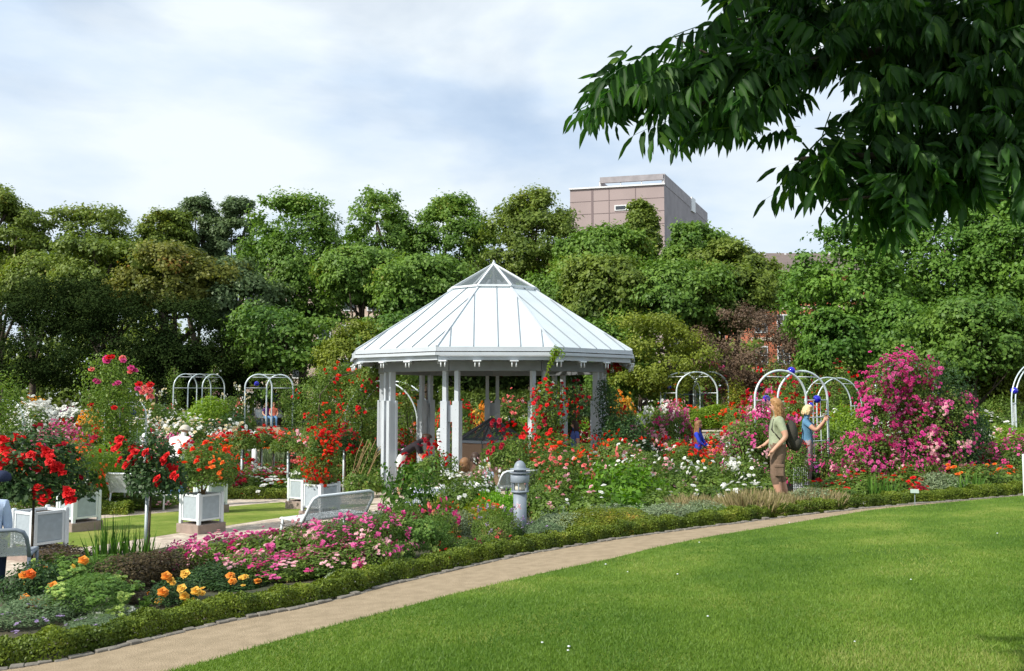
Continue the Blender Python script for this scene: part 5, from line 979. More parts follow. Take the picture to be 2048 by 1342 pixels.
# big blooms on the near yellow and orange rose bushes and the two red standards
def blooms(pts, d, s, mats, name, lab, cat='rose bloom'):
    rng = np.random.default_rng(len(pts)+int(d*10)); base = W(pts[0][0], pts[0][1], d); P0 = []; 
    for q in pts: P0.append(tuple(W(q[0], q[1], d+rng.uniform(-.12, .12))-base))
    P0 = np.array(P0); C = np.repeat(P0, 3, 0)+rng.normal(size=(len(P0)*3, 3))*s*.10; nr = rng.normal(size=C.shape)*.35+[0, -.75, .75]
    V, Fc = scatter(ROSE_V, ROSE_F, C, frames(nr, rng), s*rng.uniform(.8, 1.15, len(C))); mi = np.repeat(np.repeat(rng.integers(0, len(mats), len(P0)), 3), len(ROSE_F)); return V, Fc, mi, base
def add_blooms(match, pts, d, s, mats):
    tgt = [o for o, l, p in LABELS if l == match][0]; M_ = Matrix.Translation(tgt.location) @ tgt.rotation_euler.to_matrix().to_4x4() @ Matrix.Diagonal((*tgt.scale, 1)); rg = random.Random(len(pts))
    for q in pts:
        V, Fc, mi, base = blooms([q], d+rg.uniform(-.12, .12), s*rg.uniform(.75, 1.1), [rg.choice(mats)], '', ''); c = link('bloom', npmesh('bloom', V, Fc, [rg.choice(mats)]), tgt); c.matrix_parent_inverse = M_.inverted(); c.location = base
add_blooms('low rose bush with big orange blooms at the lower left corner', [(60, 1152), (47, 1150), (107, 1177), (50, 1199), (73, 1204), (86, 1205), (98, 1208), (115, 1200), (108, 1213), (167, 1124), (65, 1212)], 9.0, .105, [ORNG, OREN, ORNG])
add_blooms('low yellow rose bush with dark leaves near the hedge', [(340, 1160), (333, 1156), (345, 1166), (369, 1149), (362, 1178), (318, 1205), (369, 1196), (392, 1186), (404, 1186), (326, 1188)], 9.0, .09, [YEL, YEL, ORNG])
add_blooms('yellow rose bush below the pink rose drift', [(462, 1153), (466, 1161), (485, 1157), (491, 1156), (513, 1172), (517, 1164)], 9.75, .10, [YEL, ORNG])
redp = [(10, 880), (35, 875), (10, 898), (80, 900), (95, 905), (45, 925), (40, 918), (72, 915), (75, 938), (105, 928), (120, 933), (85, 985), (75, 978), (95, 988), (88, 1000), (75, 992), (138, 985), (142, 1000), (20, 905), (100, 915), (60, 910), (125, 945), (98, 925), (28, 922), (5, 925), (110, 938)]
add_blooms('large red standard rose at the left edge in the foreground', redp, 10.6, .135, [RED, RED])
add_blooms('small red standard rose on a grey stake before the inner lawn', [(240, 880), (236, 893), (230, 898), (265, 898), (268, 905), (260, 915), (268, 925), (252, 930), (332, 912), (328, 925), (340, 935), (350, 938), (345, 950), (352, 955), (313, 958), (316, 967), (298, 920), (290, 905), (325, 918)], 12.1, .12, [RED, RED])
add_blooms('rose pillar of green leaves left of the small hoops', [(211, 718), (219, 716), (226, 715), (216, 724), (243, 717), (246, 722), (264, 737), (268, 742), (262, 745), (193, 762), (198, 765), (236, 766), (233, 770), (280, 770), (290, 775), (285, 785), (297, 782), (275, 778), (298, 795), (185, 740), (228, 816), (184, 812), (300, 770)], 21.4, .17, [HOT, RED, HOT, SAL])
add_blooms('orange flowered shrub growing in the middle planter', [(385, 898), (422, 898), (360, 905), (427, 922), (402, 940), (440, 945), (450, 900), (370, 890), (393, 922), (410, 885), (445, 925)], 15.6, .10, [OREN, SCAR])
# ordinals make look alike labels point to one plant each
ORD = ['first', 'second', 'third', 'fourth', 'fifth', 'sixth', 'seventh', 'eighth', 'ninth', 'tenth', 'eleventh', 'twelfth']
from collections import defaultdict
dd_ = defaultdict(list)
for o, l, p in LABELS: dd_[l].append((p, o))
for l, v in dd_.items():
    if len(v) > 1:
        v.sort(key=lambda q: q[0])
        for i, (p, o) in enumerate(v):
            o['label'] = ORD[i]+' from left, '+l; o['group'] = l
# ================================================================ PEOPLE
SKIN = mat('skin', (.56, .31, .21), .6, spec=.3); SHOE = mat('shoe', (.09, .08, .07), .7); EYE = mat('eye', (.03, .02, .02), .2)
def cloth(n, c, v=.18): return mat(n, c, .85, noise=v, nscale=9, bump=.4, bscale=16, spec=.15)
STAND = dict(pel=(0, 0, .93), spi=(0, .0, 1.10), che=(0, .0, 1.30), nkb=(0, .015, 1.455), nkt=(0, 0, 1.53), hd=(0, -.012, 1.615), top=(0, -.005, 1.69),
 shL=(.165, .01, 1.40), elL=(.215, .03, 1.12), wrL=(.23, -.05, .87), haL=(.232, -.07, .80), shR=(-.165, .01, 1.40), elR=(-.215, .03, 1.12), wrR=(-.23, -.05, .87), haR=(-.232, -.07, .80),
 hiL=(.095, 0, .88), knL=(.105, -.015, .48), anL=(.105, .02, .09), toL=(.115, -.14, .035), hiR=(-.095, 0, .88), knR=(-.105, -.015, .48), anR=(-.105, .02, .09), toR=(-.115, -.14, .035))
RAD = dict(pel=(.155, .115), spi=(.135, .10), che=(.155, .11), nkb=(.07, .065), nkt=(.052, .055), hd=(.083, .098), top=(.058, .07), sh=(.066, .06), el=(.045, .045), wr=(.028, .030), ha=(.022, .038), hi=(.092, .092), kn=(.060, .064), an=(.042, .046), to=(.040, .030))
EDG = [('pel', 'spi', 1), ('spi', 'che', 1), ('che', 'nkb', 1), ('nkb', 'nkt', 0), ('nkt', 'hd', 0), ('hd', 'top', 0)]
for s_ in 'LR': EDG += [('che', 'sh'+s_, 1), ('sh'+s_, 'el'+s_, 4), ('el'+s_, 'wr'+s_, 5), ('wr'+s_, 'ha'+s_, 0), ('pel', 'hi'+s_, 2), ('hi'+s_, 'kn'+s_, 2), ('kn'+s_, 'an'+s_, 6), ('an'+s_, 'to'+s_, 3)]
def person(loc, rz, pose, mats, lab, sc=1.0, sleeve=.55, shin=1.0, fat=1.0, hair=None, radm=None, hairc=None, name='person', fingers=True, curl=.5):
    J = {k: Vector(v) for k, v in STAND.items()}; J.update({k: Vector(v) for k, v in pose.items() if k != 'face'})
    me = bpy.data.meshes.new('body'); names = list(J); vs = [J[n] for n in names]; ix = {n: i for i, n in enumerate(names)}; es = [(ix[a], ix[b]) for a, b, _ in EDG]; rad = []
    for n in names:
        r = RAD.get(n) or RAD[n[:2]]; f = fat if n[:3] in ('pel', 'spi', 'che') or n[:2] in ('hi', 'sh') else 1
        if radm and n[:3] in radm: f *= radm[n[:3]]
        if radm and n[:2] in radm: f *= radm[n[:2]]
        rad.append((r[0]*f, r[1]*f))
    # nose, fingers and thumbs
    fd = (J['hd']-J['nkt']); fw = Vector(pose.get('face', (0, -1, 0))).normalized(); up = fd.normalized()
    vs.append(J['hd']+fw*.108+up*-.005); es.append((ix['hd'], len(vs)-1)); rad.append((.014, .016))
    if fingers:
        for s_ in 'LR':
            w, h = J['wr'+s_], J['ha'+s_]; d = (h-w).normalized(); sd = d.cross(Vector((0, 0, 1)) if abs(d.z) < .8 else Vector((1, 0, 0))).normalized(); nn = d.cross(sd).normalized()
            if nn.y > 0: nn = -nn
            for k, L in enumerate((.070, .080, .074, .056)):
                a = h+sd*(k-1.5)*.019+d*.02; b = a+d*L*.5+nn*curl*.012; c = b+d*L*.45+nn*curl*.035
                i = len(vs); vs += [a, b, c]; es += [(ix['ha'+s_], i), (i, i+1), (i+1, i+2)]; rad += [(.0105, .0105), (.009, .009), (.007, .007)]
            a = w.lerp(h, .55)+sd*-.035+nn*.01; b = a+d*.035+sd*-.015+nn*.01; i = len(vs); vs += [a, b]; es += [(ix['ha'+s_], i), (i, i+1)]; rad += [(.011, .011), (.009, .009)]
    me.from_pydata(vs, es, []); t = bpy.data.objects.new('tmp', me); col.objects.link(t); md = t.modifiers.new('s', 'SKIN'); md.use_smooth_shade = True
    for i, sk in enumerate(me.skin_vertices[0].data): sk.radius = rad[i]; sk.use_root = (i == 0)
    ss = t.modifiers.new('u', 'SUBSURF'); ss.levels = 2; ss.render_levels = 2
    dg = bpy.context.evaluated_depsgraph_get(); dg.update(); bm_ = bpy.data.meshes.new_from_object(t.evaluated_get(dg)); bpy.data.objects.remove(t); bm_.name = 'body'
    V = np.array([v.co for v in bm_.vertices]); Fv = np.array([np.mean([V[i] for i in p.vertices], 0) for p in bm_.polygons]); best = np.full(len(Fv), 9.); zone = np.zeros(len(Fv), int)
    for a, b, z in EDG:
        A, B = np.array(J[a]), np.array(J[b]); ab = B-A; q = np.clip((Fv-A)@ab/(ab@ab), 0, 1); dist = np.linalg.norm(Fv-A-q[:, None]*ab, axis=1)
        r = np.mean(RAD.get(a) or RAD[a[:2]]); dist = dist/r*.08
        zz = np.full(len(Fv), z)
        if z == 4: zz = np.where(q < sleeve, 1, 0)
        if z == 5: zz = np.where(q < sleeve-1, 1, 0) if sleeve > 1 else np.zeros(len(Fv), int)
        if z == 6: zz = np.where(q < shin, 2, 0)
        if (a, b) == ('pel', 'spi'): zz = np.where(q < .12, 2, 1)
        if z == 3: zz = np.full(len(Fv), 3)
        m_ = dist < best; best[m_] = dist[m_]; zone[m_] = zz[m_]
    for m in [SKIN]+list(mats)+([SHOE] if len(mats) < 3 else []): bm_.materials.append(m)
    bm_.polygons.foreach_set('material_index', zone.astype(np.int32)); bm_.polygons.foreach_set('use_smooth', [True]*len(Fv)); bm_.update()
    o = empty(name, loc, rz, lab, 'person'); o.scale = (sc,)*3; link('body', bm_, o)
    side = up.cross(fw).normalized()
    for s_ in (-1, 1): m = MB(); m.ball(J['hd']+fw*.088+side*.032*s_+up*.018, .011, n=8); m.build('eye', EYE, o)
    if hair is not None:
        hc, L, wv = hair; rng = np.random.default_rng(int(sc*1000)+len(lab)); c = J['hd']+up*.025; V = []; Fq = []
        m = MB(); rows = 9; n = 16; pts = []
        for i in range(rows+1):
            th = (math.pi*.56)*i/rows
            for j in range(n):
                a = 2*math.pi*j/n; d = up*math.cos(th)+(side*math.cos(a)+fw*math.sin(a))*math.sin(th)
                fr = max(0, math.sin(a)); rr = .112 if not (fr > .45 and th > 1.0) else .085
                pts.append(c+Vector((d.x, d.y, d.z))*rr+fw*(-.012)+up*.012)
        m.add(pts, [(i*n+j, (i+1)*n+j, (i+1)*n+(j+1) % n, i*n+(j+1) % n) for i in range(rows) for j in range(n)], smooth=True)
        if L > 0:
            for k in range(150):
                a = rng.uniform(-1.25, 1.25)*1.55+math.pi*1.5; e = rng.uniform(.35, 1.0); d = side*math.cos(a)+fw*math.sin(a); p = c+d*(.112*e**.3)+up*(.10*(1-e)); ln = L*rng.uniform(.75, 1.05); pr = None; st = []
                for q in range(6):
                    t = q/5; pp = p+Vector((0, 0, -ln*t))+d*(.02*math.sin(t*3)+wv*math.sin(t*9+k)*.02)-fw*.02*t; st.append(pp)
                w = side*math.sin(a)*.014-fw*math.cos(a)*.014; i0 = len(m.v); vs_ = []
                for pp in st: vs_ += [pp-w, pp+w]
                m.add(vs_, [(2*q, 2*q+1, 2*q+3, 2*q+2) for q in range(5)], smooth=True)
        m.build('hair', hc, o)
    return o, J
def hair_m(n, a, b): return leafmat(n, a, b, .1, rough=.5, gloss=.3)
H_RED = hair_m('red_blond_hair', (.30, .15, .06), (.46, .26, .11)); H_BLO = hair_m('blond_hair', (.60, .44, .22), (.75, .60, .34)); H_BRO = hair_m('brown_hair', (.16, .075, .03), (.32, .17, .08)); H_DRK = hair_m('dark_hair', (.03, .018, .012), (.08, .045, .03)); H_GRY = hair_m('grey_blond_hair', (.50, .45, .36), (.68, .62, .52))
def seat(loc, px, d): return D(px, d)
# man with backpack, walking left
g = D(1557, 15.0); H_ = W(1550, 800, 15.0).z-g.z
man, J = person(g, R(-97), dict(elL=(.25, .10, 1.14), wrL=(.24, -.10, .93), haL=(.235, -.15, .87), elR=(-.24, .02, 1.14), wrR=(-.2, -.18, .98), haR=(-.18, -.25, .95), knL=(.11, -.06, .49), anL=(.11, .04, .09), toL=(.115, -.12, .035), knR=(-.1, .05, .48), anR=(-.1, .16, .10), toR=(-.1, .02, .04), face=(.05, -1, 0)),
    [cloth('olive_shirt', (.34, .38, .25)), cloth('brown_cargo', (.20, .135, .095)), SHOE], 'long haired man in olive shirt and brown cargo shorts with dark backpack, walking left', sc=H_/1.72, sleeve=.62, shin=.22, fat=1.34, radm=dict(kn=1.45, hi=1.12), hair=(H_RED, .30, 1.0))
CG = cloth('brown_cargo', (.2, .13, .09))
for s_ in (-1, 1): m = MB(); m.box((s_*.21, -.01, .60), (.03, .14, .17)); m.box((s_*.215, -.01, .68), (.04, .15, .05)); m.build('cargo_pocket', CG, man, bevel=.01)
m = MB()
BPK = cloth('dark_backpack', (.055, .052, .042))
m.ball((0, .22, 1.16), .19, sc=(.80, .55, 1.25), n=20); m.ball((0, .28, 1.02), .15, sc=(.95, .65, .8), n=16)
for s_ in (-1, 1): m.tube([(s_*.10, .10, 1.02), (s_*.16, .02, 1.08), (s_*.145, -.10, 1.25), (s_*.115, -.06, 1.40), (s_*.10, .08, 1.42)], .02, 6)
o = m.build('backpack', BPK, loc=man.location); o.rotation_euler = man.rotation_euler; o.scale = man.scale; tag(o, 'dark grey backpack on the back of the long haired man', 'backpack')
# woman photographing, facing right
g = D(1617, 18.0); H_ = W(1610, 812, 18.0).z-g.z
wom, J = person(g, R(64), dict(elL=(.20, -.18, 1.19), wrL=(.09, -.33, 1.40), haL=(.06, -.37, 1.46), elR=(-.20, -.20, 1.22), wrR=(-.09, -.34, 1.40), haR=(-.06, -.37, 1.46), hd=(0, -.02, 1.61), face=(0, -1, -.05)),
    [cloth('blue_top', (.12, .27, .42)), cloth('mauve_trousers', (.42, .34, .36)), SHOE], 'blond woman in blue top and mauve trousers raising a small camera', sc=H_/1.72, sleeve=.5, fat=1.12, radm=dict(kn=1.25, an=1.5, pel=1.05), hair=(H_BLO, .10, .4), curl=1.6)
def held(name, m, mt, who, lab, cat): o = m.build(name, mt, loc=who.location); o.rotation_euler = who.rotation_euler; o.scale = who.scale; return tag(o, lab, cat)
m = MB(); m.box((0, -.41, 1.50), (.115, .03, .065)); m.lathe([(.025, 0), (.025, .02)], 14, c=(0, -.43, 1.49)); held('camera', m, mat('silver_camera', (.55, .55, .56), .3, .5), wom, 'small silver camera held up by the blond woman', 'camera')
m = MB(); m.ball((-.20, .10, .86), .13, sc=(.5, .9, 1.5), n=16); m.tube([(-.20, .10, 1.0), (-.20, .07, 1.2), (-.1, .05, 1.44), (.06, -.06, 1.40), (.12, -.12, 1.2)], .01, 6); held('shoulder_bag', m, cloth('black_bag', (.02, .02, .022)), wom, 'black shoulder bag hanging behind the blond woman', 'bag')
# long haired girl
g = D(1398, 21); H_ = W(1398, 843, 21).z-g.z
gi, J = person(g, R(60), dict(elL=(.2, -.08, 1.16), wrL=(.12, -.24, 1.05), haL=(.08, -.28, 1.05), elR=(-.2, -.1, 1.16), wrR=(-.08, -.24, 1.05), haR=(-.04, -.28, 1.05), face=(0, -1, 0)), [cloth('royal_blue_top', (.03, .06, .50)), cloth('dark_jeans', (.05, .07, .14)), SHOE], 'girl with waist long brown hair and bright blue top among the roses', sc=H_/1.72, sleeve=1.9, fat=.92, hair=(H_BRO, .52, .4))
g = D(1150, 24.4); H_ = W(1148, 843, 24.4).z-g.z
person(g, R(-75), dict(face=(0, -1, 0), elR=(-.2, -.05, 1.15), wrR=(-.16, -.22, 1.0), haR=(-.15, -.28, 1.0)), [cloth('periwinkle_top', (.10, .15, .45)), cloth('dark_jeans', (.05, .07, .14)), SHOE], 'dark haired woman in blue violet top standing inside the pavilion at right', sc=H_/1.72, hair=(H_DRK, .36, .3))
# visitor leaning over in the left of the pavilion
g = D(800, 22.6)
lean, J = person(g, R(88), dict(pel=(0, .02, .95), spi=(0, -.12, 1.07), che=(0, -.32, 1.20), nkb=(0, -.47, 1.29), nkt=(0, -.53, 1.33), hd=(0, -.60, 1.37), top=(0, -.65, 1.43), shL=(.17, -.42, 1.22), shR=(-.17, -.42, 1.22), elL=(.2, -.50, .98), wrL=(.16, -.66, .84), haL=(.15, -.71, .80), elR=(-.2, -.5, .98), wrR=(-.16, -.66, .84), haR=(-.15, -.71, .80), face=(0, -.8, -.6)),
    [cloth('black_jacket', (.03, .025, .03)), cloth('white_shorts', (.72, .72, .70)), SHOE], 'visitor in black jacket with white sleeve stripe leaning forward inside the pavilion', sc=1.05, sleeve=.9, shin=.1, fat=1.1, hair=(H_DRK, .12, .8))
m = MB(); m.tube([(.19, -.38, 1.29), (.215, -.2, 1.19), (.2, .0, 1.08)], .014, 6); m.build('jacket_stripe', WHITE, lean)
# stooping visitor seen from behind
g = D(352, 21.0)
vis, J = person(g, R(172), dict(spi=(0, -.02, 1.10), che=(0, -.10, 1.30), nkb=(0, -.20, 1.44), nkt=(0, -.25, 1.49), hd=(0, -.29, 1.57), top=(0, -.29, 1.645), shL=(.19, -.12, 1.39), shR=(-.19, -.12, 1.39), elL=(.26, -.14, 1.12), elR=(-.26, -.14, 1.12), wrL=(.24, -.26, .92), haL=(.23, -.3, .86), wrR=(-.24, -.26, .92), haR=(-.23, -.3, .86), hiL=(.10, 0, .88), face=(0, -.9, -.3), knL=(.12, -.02, .48), anL=(.14, .02, .09), toL=(.15, -.12, .035)),
    [cloth('white_shirt', (.78, .77, .74), .08), cloth('blue_jeans', (.12, .24, .42)), mat('white_shoe', (.75, .73, .70), .7)], 'stooping grey haired visitor in white shirt and jeans seen from behind', sc=1.1, fat=1.25, hair=(H_GRY, .04, 0))
m = MB(); m.ball((0, -.02, -.16), .15, sc=(1, .45, 1.1), n=16); m.tube([(-.08, 0, -.03), (-.06, 0, .1), (.06, 0, .1), (.08, 0, -.03)], .012, 6); p = Vector((g.x+.02, g.y-.22, g.z+.92)); o = m.build('handbag', cloth('wine_red_bag', (.22, .01, .03)), loc=p); tag(o, 'dark red bag carried by the stooping visitor', 'bag')
# seated people
SIT = dict(pel=(0, 0, .52), spi=(0, .03, .68), che=(0, .02, .88), nkb=(0, 0, 1.03), nkt=(0, -.01, 1.09), hd=(0, -.02, 1.18), top=(0, -.015, 1.255), shL=(.165, 0, .98), shR=(-.165, 0, .98), elL=(.21, -.02, .72), elR=(-.21, -.02, .72), wrL=(.14, -.22, .62), haL=(.12, -.28, .61), wrR=(-.14, -.22, .62), haR=(-.12, -.28, .61),
 hiL=(.10, -.06, .52), hiR=(-.10, -.06, .52), knL=(.11, -.45, .50), knR=(-.11, -.45, .50), anL=(.11, -.42, .09), anR=(-.11, -.42, .09), toL=(.115, -.58, .035), toR=(-.115, -.58, .035))
def sitter(px, d, rz, top, shirt, tr, hair, lab, **k):
    g = D(px, d); s = min(1.15, max(.8, (W(px, top, d).z-g.z)/1.29)); P = dict(SIT); P.update(k.pop('pose', {})); return person(g, rz, P, [shirt, tr, SHOE], lab, sc=s, hair=hair, **k)
sitter(928, 16.4, R(150), 918, cloth('cream_blouse', (.62, .52, .40)), cloth('dark_jeans', (.05, .07, .14)), (H_BRO, .22, .5), 'brown haired woman in cream blouse seated left before the light well')
sitter(950, 17.0, R(100), 908, cloth('brown_top', (.13, .07, .05)), cloth('dark_jeans', (.05, .07, .14)), (H_DRK, .12, .5), 'dark haired person in brown top bending beside the cream bloused woman', pose=dict(face=(0, -1, -.3)))
g = D(976, 16.6); P = dict(SIT)
STR = bpy.data.materials.new('striped_shirt'); STR.use_nodes = True; _t = STR.node_tree; _w = N(_t, 'ShaderNodeTexWave', bands_direction='Z'); _w.inputs['Scale'].default_value = 9; _x = N(_t, 'ShaderNodeTexCoord'); _r = N(_t, 'ShaderNodeValToRGB'); _r.color_ramp.interpolation = 'CONSTANT'; _r.color_ramp.elements[0].color = (.10, .18, .42, 1); _r.color_ramp.elements[1].color = (.78, .8, .82, 1); _r.color_ramp.elements[1].position = .4
_t.links.new(_x.outputs['Object'], _w.inputs[0]); _t.links.new(_w.outputs[1], _r.inputs[0]); _t.links.new(_r.outputs[0], _t.nodes['Principled BSDF'].inputs['Base Color'])
zb_ = W(976, 932, 16.6).z-g.z-.62
person((g.x, g.y, g.z+zb_), R(200), P, [STR, cloth('baby_trousers', (.3, .3, .35)), SKIN], 'baby in blue and white striped shirt with thin hair held up by the bench', sc=.50, fat=1.15, radm=dict(hd=1.45, top=1.5, nkt=1.2), hair=(H_BLO, 0, 0))
g = D(-22, 9.98); P = dict(SIT)
person((g.x-.05, g.y-.02, g.z-.02), R(203), dict(P, pel=(0, -.10, .52), spi=(0, -.08, .68), che=(0, -.06, .88), nkb=(0, -.09, 1.03), nkt=(0, -.1, 1.09), hd=(0, -.12, 1.18), top=(0, -.12, 1.25)), [cloth('light_blue_shirt', (.45, .55, .72), .08), cloth('dark_blue_jeans', (.04, .06, .11)), SHOE], 'man in light blue shirt sitting on the bench at the left edge', sc=1.03, fat=1.2, sleeve=1.6, hair=(H_DRK, .0, 0))
m = MB(); m.lathe([(.10, 0), (.112, .03), (.10, .08), (.05, .115), (.01, .12)], 18, c=(0, -.12*-1, 0)); o = m.build('cap', cloth('navy_cap', (.03, .04, .08)), loc=(g.x, g.y+.02, g.z+1.235)); tag(o, 'dark navy cap on the head of the man on the left bench', 'cap')
sitter(533, 42.2, R(30), 806, cloth('plum_top', (.10, .04, .16)), cloth('blue_jeans', (.12, .24, .42)), (H_BRO, .15, .3), 'visitor in plum top on the dark bench under the left hoops', fingers=False)
sitter(547, 42.2, R(20), 806, cloth('coral_top', (.60, .16, .10)), cloth('blue_jeans', (.12, .24, .42)), (H_BRO, .12, .3), 'visitor in coral top on the dark bench under the left hoops', fingers=False)

# ================================================================ THE TREE WHOSE BOUGH HANGS IN AT THE TOP RIGHT
tre = empty('ash_leaved_tree', (6.6, 5.4, float(zt(6.6, 5.4))), 0, 'large tree with long pinnate leaves hanging in from the upper right', 'tree')
TB = Vector(tre.location)
rng = np.random.default_rng(31)
# compound leaf: a rachis along x, pairs of pointed drooping leaflets
def leaflet(L, w, droop):
    xs_ = [0, .18, .45, .75, 1.0]; ws = [.0, .42, .5, .26, 0]; V = []; Fq = []
    for x, q in zip(xs_, ws): z = -droop*x*x*L; V += [(x*L, -q*w, z-.0), (x*L, 0, z-.012*(q > 0)), (x*L, q*w, z)]
    for i in range(4):
        a = i*3; Fq += [(a, a+3, a+4, a+1), (a+1, a+4, a+5, a+2)]
    return np.array(V), np.array(Fq)
def compound(seed, npair=6, L=.27):
    r = np.random.default_rng(seed); Vs = []; Fs = []; o = 0; cv = .25
    for k in range(npair*2+1):
        if k < npair*2: t = .16+.80*(k//2)/(npair-.2); sd = 1 if k % 2 else -1; ang = sd*(1.05-.35*t); ll = (.070+.018*math.sin(t*3))*r.uniform(.85, 1.1)
        else: t = 1.0; sd = 0; ang = 0; ll = .085
        V, Fq = leaflet(ll, .0265, .35+r.random()*.4); dn = (.75+r.uniform(-.25, .25)) if sd else .35
        ca, sa = math.cos(ang), math.sin(ang); cd_, sd_ = math.cos(dn), math.sin(dn)
        X = V[:, 0]*cd_+V[:, 2]*sd_; Z = -V[:, 0]*sd_+V[:, 2]*cd_; Y = V[:, 1]
        Vx = X*ca-Y*sa; Vy = X*sa+Y*ca; V2 = np.stack([Vx+t*L, Vy, Z-cv*t*t*L*.6], 1); Vs.append(V2); Fs.append(Fq+o); o += len(V2)
    # rachis
    n = 7; R0 = []
    for i in range(n): t = i/(n-1); R0 += [(t*L, -.0036, -cv*t*t*L*.6), (t*L, .0036, -cv*t*t*L*.6+.002)]
    Vs.append(np.array(R0)); Fs.append(np.array([(2*i, 2*i+2, 2*i+3, 2*i+1) for i in range(n-1)])+o)
    return np.concatenate(Vs), np.concatenate(Fs)
CL = [compound(s) for s in range(4)]
poly1 = [(1300, 95), (1340, 45), (1370, 60), (1420, 30), (1405, -40), (1500, -120), (2200, -120), (2200, 340), (2060, 420), (1960, 400), (1900, 430), (1840, 420), (1800, 500), (1760, 480), (1690, 440), (1640, 430), (1560, 400), (1530, 375), (1590, 340), (1520, 320), (1600, 280), (1650, 250), (1700, 215), (1690, 150), (1610, 140), (1605, 215), (1560, 235), (1500, 280), (1470, 250), (1400, 250), (1370, 285), (1310, 270), (1260, 240), (1200, 260), (1150, 240), (1160, 190), (1150, 165), (1220, 140), (1200, 105), (1260, 105)]
def inside(p, poly):
    x, y = p; c = False; j = len(poly)-1
    for i in range(len(poly)):
        xi, yi = poly[i]; xj, yj = poly[j]
        if (yi > y) != (yj > y) and x < (xj-xi)*(y-yi)/(yj-yi)+xi: c = not c
        j = i
    return c
twigs = [ # boughs in view
 ([(2250, 60, 5.2), (1950, 90, 5.0), (1700, 110, 4.9), (1500, 150, 4.8), (1330, 170, 4.7), (1230, 185, 4.7)], .045), ([(2250, 330, 5.0), (2020, 300, 4.9), (1850, 310, 4.8), (1700, 312, 4.7), (1590, 318, 4.6)], .035), ([(2020, 300, 4.9), (1900, 360, 4.7), (1780, 390, 4.6), (1680, 400, 4.5)], .02),
 ([(1950, 90, 5.0), (1800, 20, 5.1), (1600, 30, 5.0), (1450, 40, 4.9)], .02), ([(1700, 110, 4.9), (1560, 190, 4.8), (1480, 220, 4.7)], .014), ([(1500, 150, 4.8), (1400, 210, 4.7), (1340, 225, 4.7)], .012), ([(1500, 150, 4.8), (1400, 100, 4.8), (1350, 75, 4.8)], .010), ([(2250, 150, 5.0), (2050, 200, 5.0), (1850, 210, 5.0), (1740, 220, 4.9)], .025), ([(1900, 360, 4.7), (1850, 420, 4.6), (1800, 450, 4.6)], .012), ([(2250, 330, 5), (2100, 380, 4.8), (2000, 400, 4.7)], .02)]
m = MB()
twigs = [([(a, b, c*.75) for a, b, c in pts], r*.8) for pts, r in twigs]
for pts, r in twigs: m.tube([W(*p)-TB for p in pts], r, 6, taper=.25)
hub = Vector((0.2, 0, 3.0)); m.tube([(0, 0, -.2), (.05, .05, 1.5), hub, (.1, .2, 6)], .26, 12, taper=.5)
for p in ((2250, 60, 5.2), (2250, 330, 5.0), (2250, 150, 5.0)): q = W(p[0], p[1], p[2]*.75)-TB; m.tube([hub, (hub+q)/2+Vector((0, 0, .25)), q], .09, 8, taper=.45)
m.build('trunk', BARK, tre)
LT = leafmat('pinnate_leaf', (.016, .055, .012), (.050, .13, .020), .42, c3=(.10, .19, .025), rough=.55, gloss=.3)
Pc = []; Td = []; ids = []
segs = [(np.array(W(*a)), np.array(W(*b))) for pts, r in twigs for a, b in zip(pts[:-1], pts[1:])]
def px_of(p):
    v = np.array(p)-np.array([0, 0, ZC]); f = v[1]*cp+v[2]*sp_; u = -v[1]*sp_+v[2]*cp; return (1024+F*v[0]/f, 671-F*u/f)
tries = 0
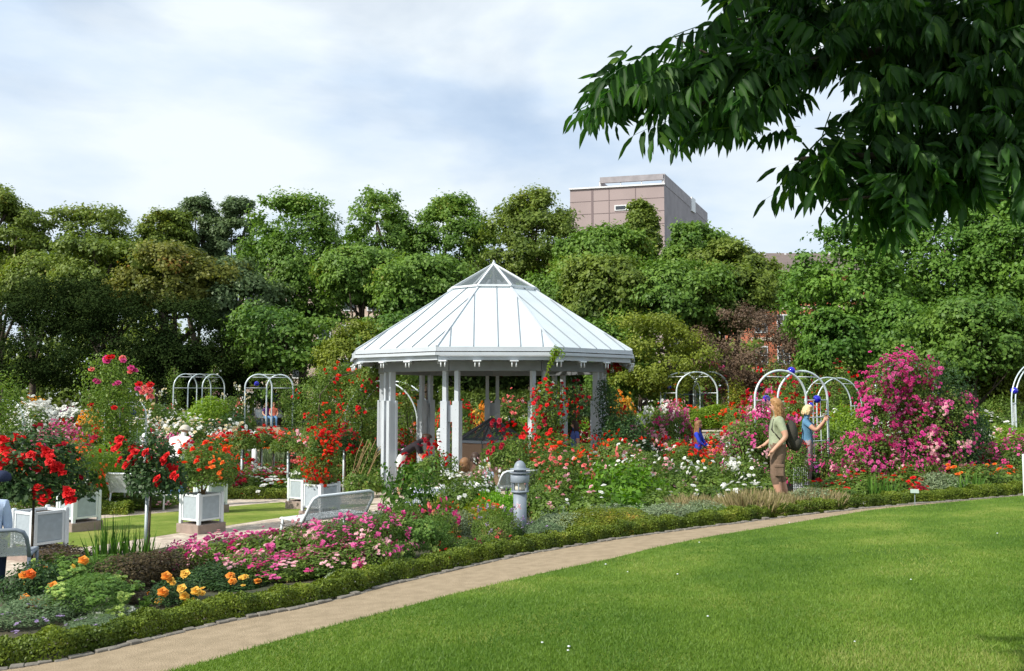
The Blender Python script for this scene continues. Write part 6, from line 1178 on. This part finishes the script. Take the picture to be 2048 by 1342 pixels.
while len(Pc) < 720 and tries < 14000:
    tries += 1; px, py = rng.uniform(1150, 2200), rng.uniform(-110, 500)
    if not inside((px, py), poly1): continue
    tip = np.array(W(px, py, rng.uniform(3.2, 4.1)))
    # nearest point on a bough gives the direction the leaf hangs out in
    best = None
    for a, b in segs:
        ab = b-a; t = np.clip((tip-a)@ab/(ab@ab), 0, 1); c = a+ab*t; dd2 = np.linalg.norm((tip-c)*[1, .4, 1]); 
        if best is None or dd2 < best[0]: best = (dd2, c, ab/np.linalg.norm(ab))
    if best[0] > .62: continue
    d = (tip-best[1]); d = d/(np.linalg.norm(d)+.05)*.8+best[2]*.9+rng.normal(size=3)*.35; d[2] -= .12; d /= np.linalg.norm(d); base = tip-d*.27
    if not inside(px_of(tip), poly1): continue
    mid = px_of(tip-d*.12+np.array([0, 0, -.08]))
    if not inside(mid, poly1) and rng.random() < .75: continue
    Pc.append(base); Td.append(d); ids.append(rng.integers(4))
# extra crown out of the picture that shades the bough
n_in = len(Pc)
svn = np.array(sv)
for k in range(480):
    p = Pc[rng.integers(n_in)]+svn*rng.uniform(.6, 2.6)+rng.normal(size=3)*.12; f = p[1]*cp+(p[2]-ZC)*sp_
    if f > .3:
        xy = px_of(p)
        if -300 < xy[0] < 2130 and xy[1] > -330: continue
    if np.linalg.norm(p-np.array([0, 0, ZC])) < .9: continue
    d = rng.normal(size=3); d[2] *= .3; d[2] -= .2; d /= np.linalg.norm(d); Pc.append(p); Td.append(d); ids.append(rng.integers(4))
for k in range(500):
    p = np.array([rng.uniform(4.5, 10), rng.uniform(2, 9), rng.uniform(4.4, 8.5)]); q = (p-np.array([7.4, 5.2, 6.3]))/np.array([2.9, 3.6, 2.6])
    if q@q > 1 or px_of(p)[0] < 2150: continue
    d = rng.normal(size=3); d[2] *= .3; d[2] -= .2; d /= np.linalg.norm(d); Pc.append(p); Td.append(d); ids.append(rng.integers(4))
Pc = np.array(Pc); Td = np.array(Td); ids = np.array(ids); Vs = []; Fs = []; off = 0
for k in range(4):
    s = ids == k; X = Td[s]; Zu = np.array([0, 0, 1.0])+rng.normal(size=X.shape)*.35; Y = np.cross(Zu, X); Y /= np.linalg.norm(Y, axis=1, keepdims=True); Z = np.cross(X, Y); Rm = np.stack([X, Y, Z], 2)
    V, Fc = scatter(CL[k][0], CL[k][1], Pc[s]-np.array(TB), Rm, rng.uniform(.85, 1.2, s.sum())); Vs.append(V); Fs.append(Fc+off); off += len(V)
link('crown', npmesh('crown', np.concatenate(Vs), np.concatenate(Fs), [LT]), tre)
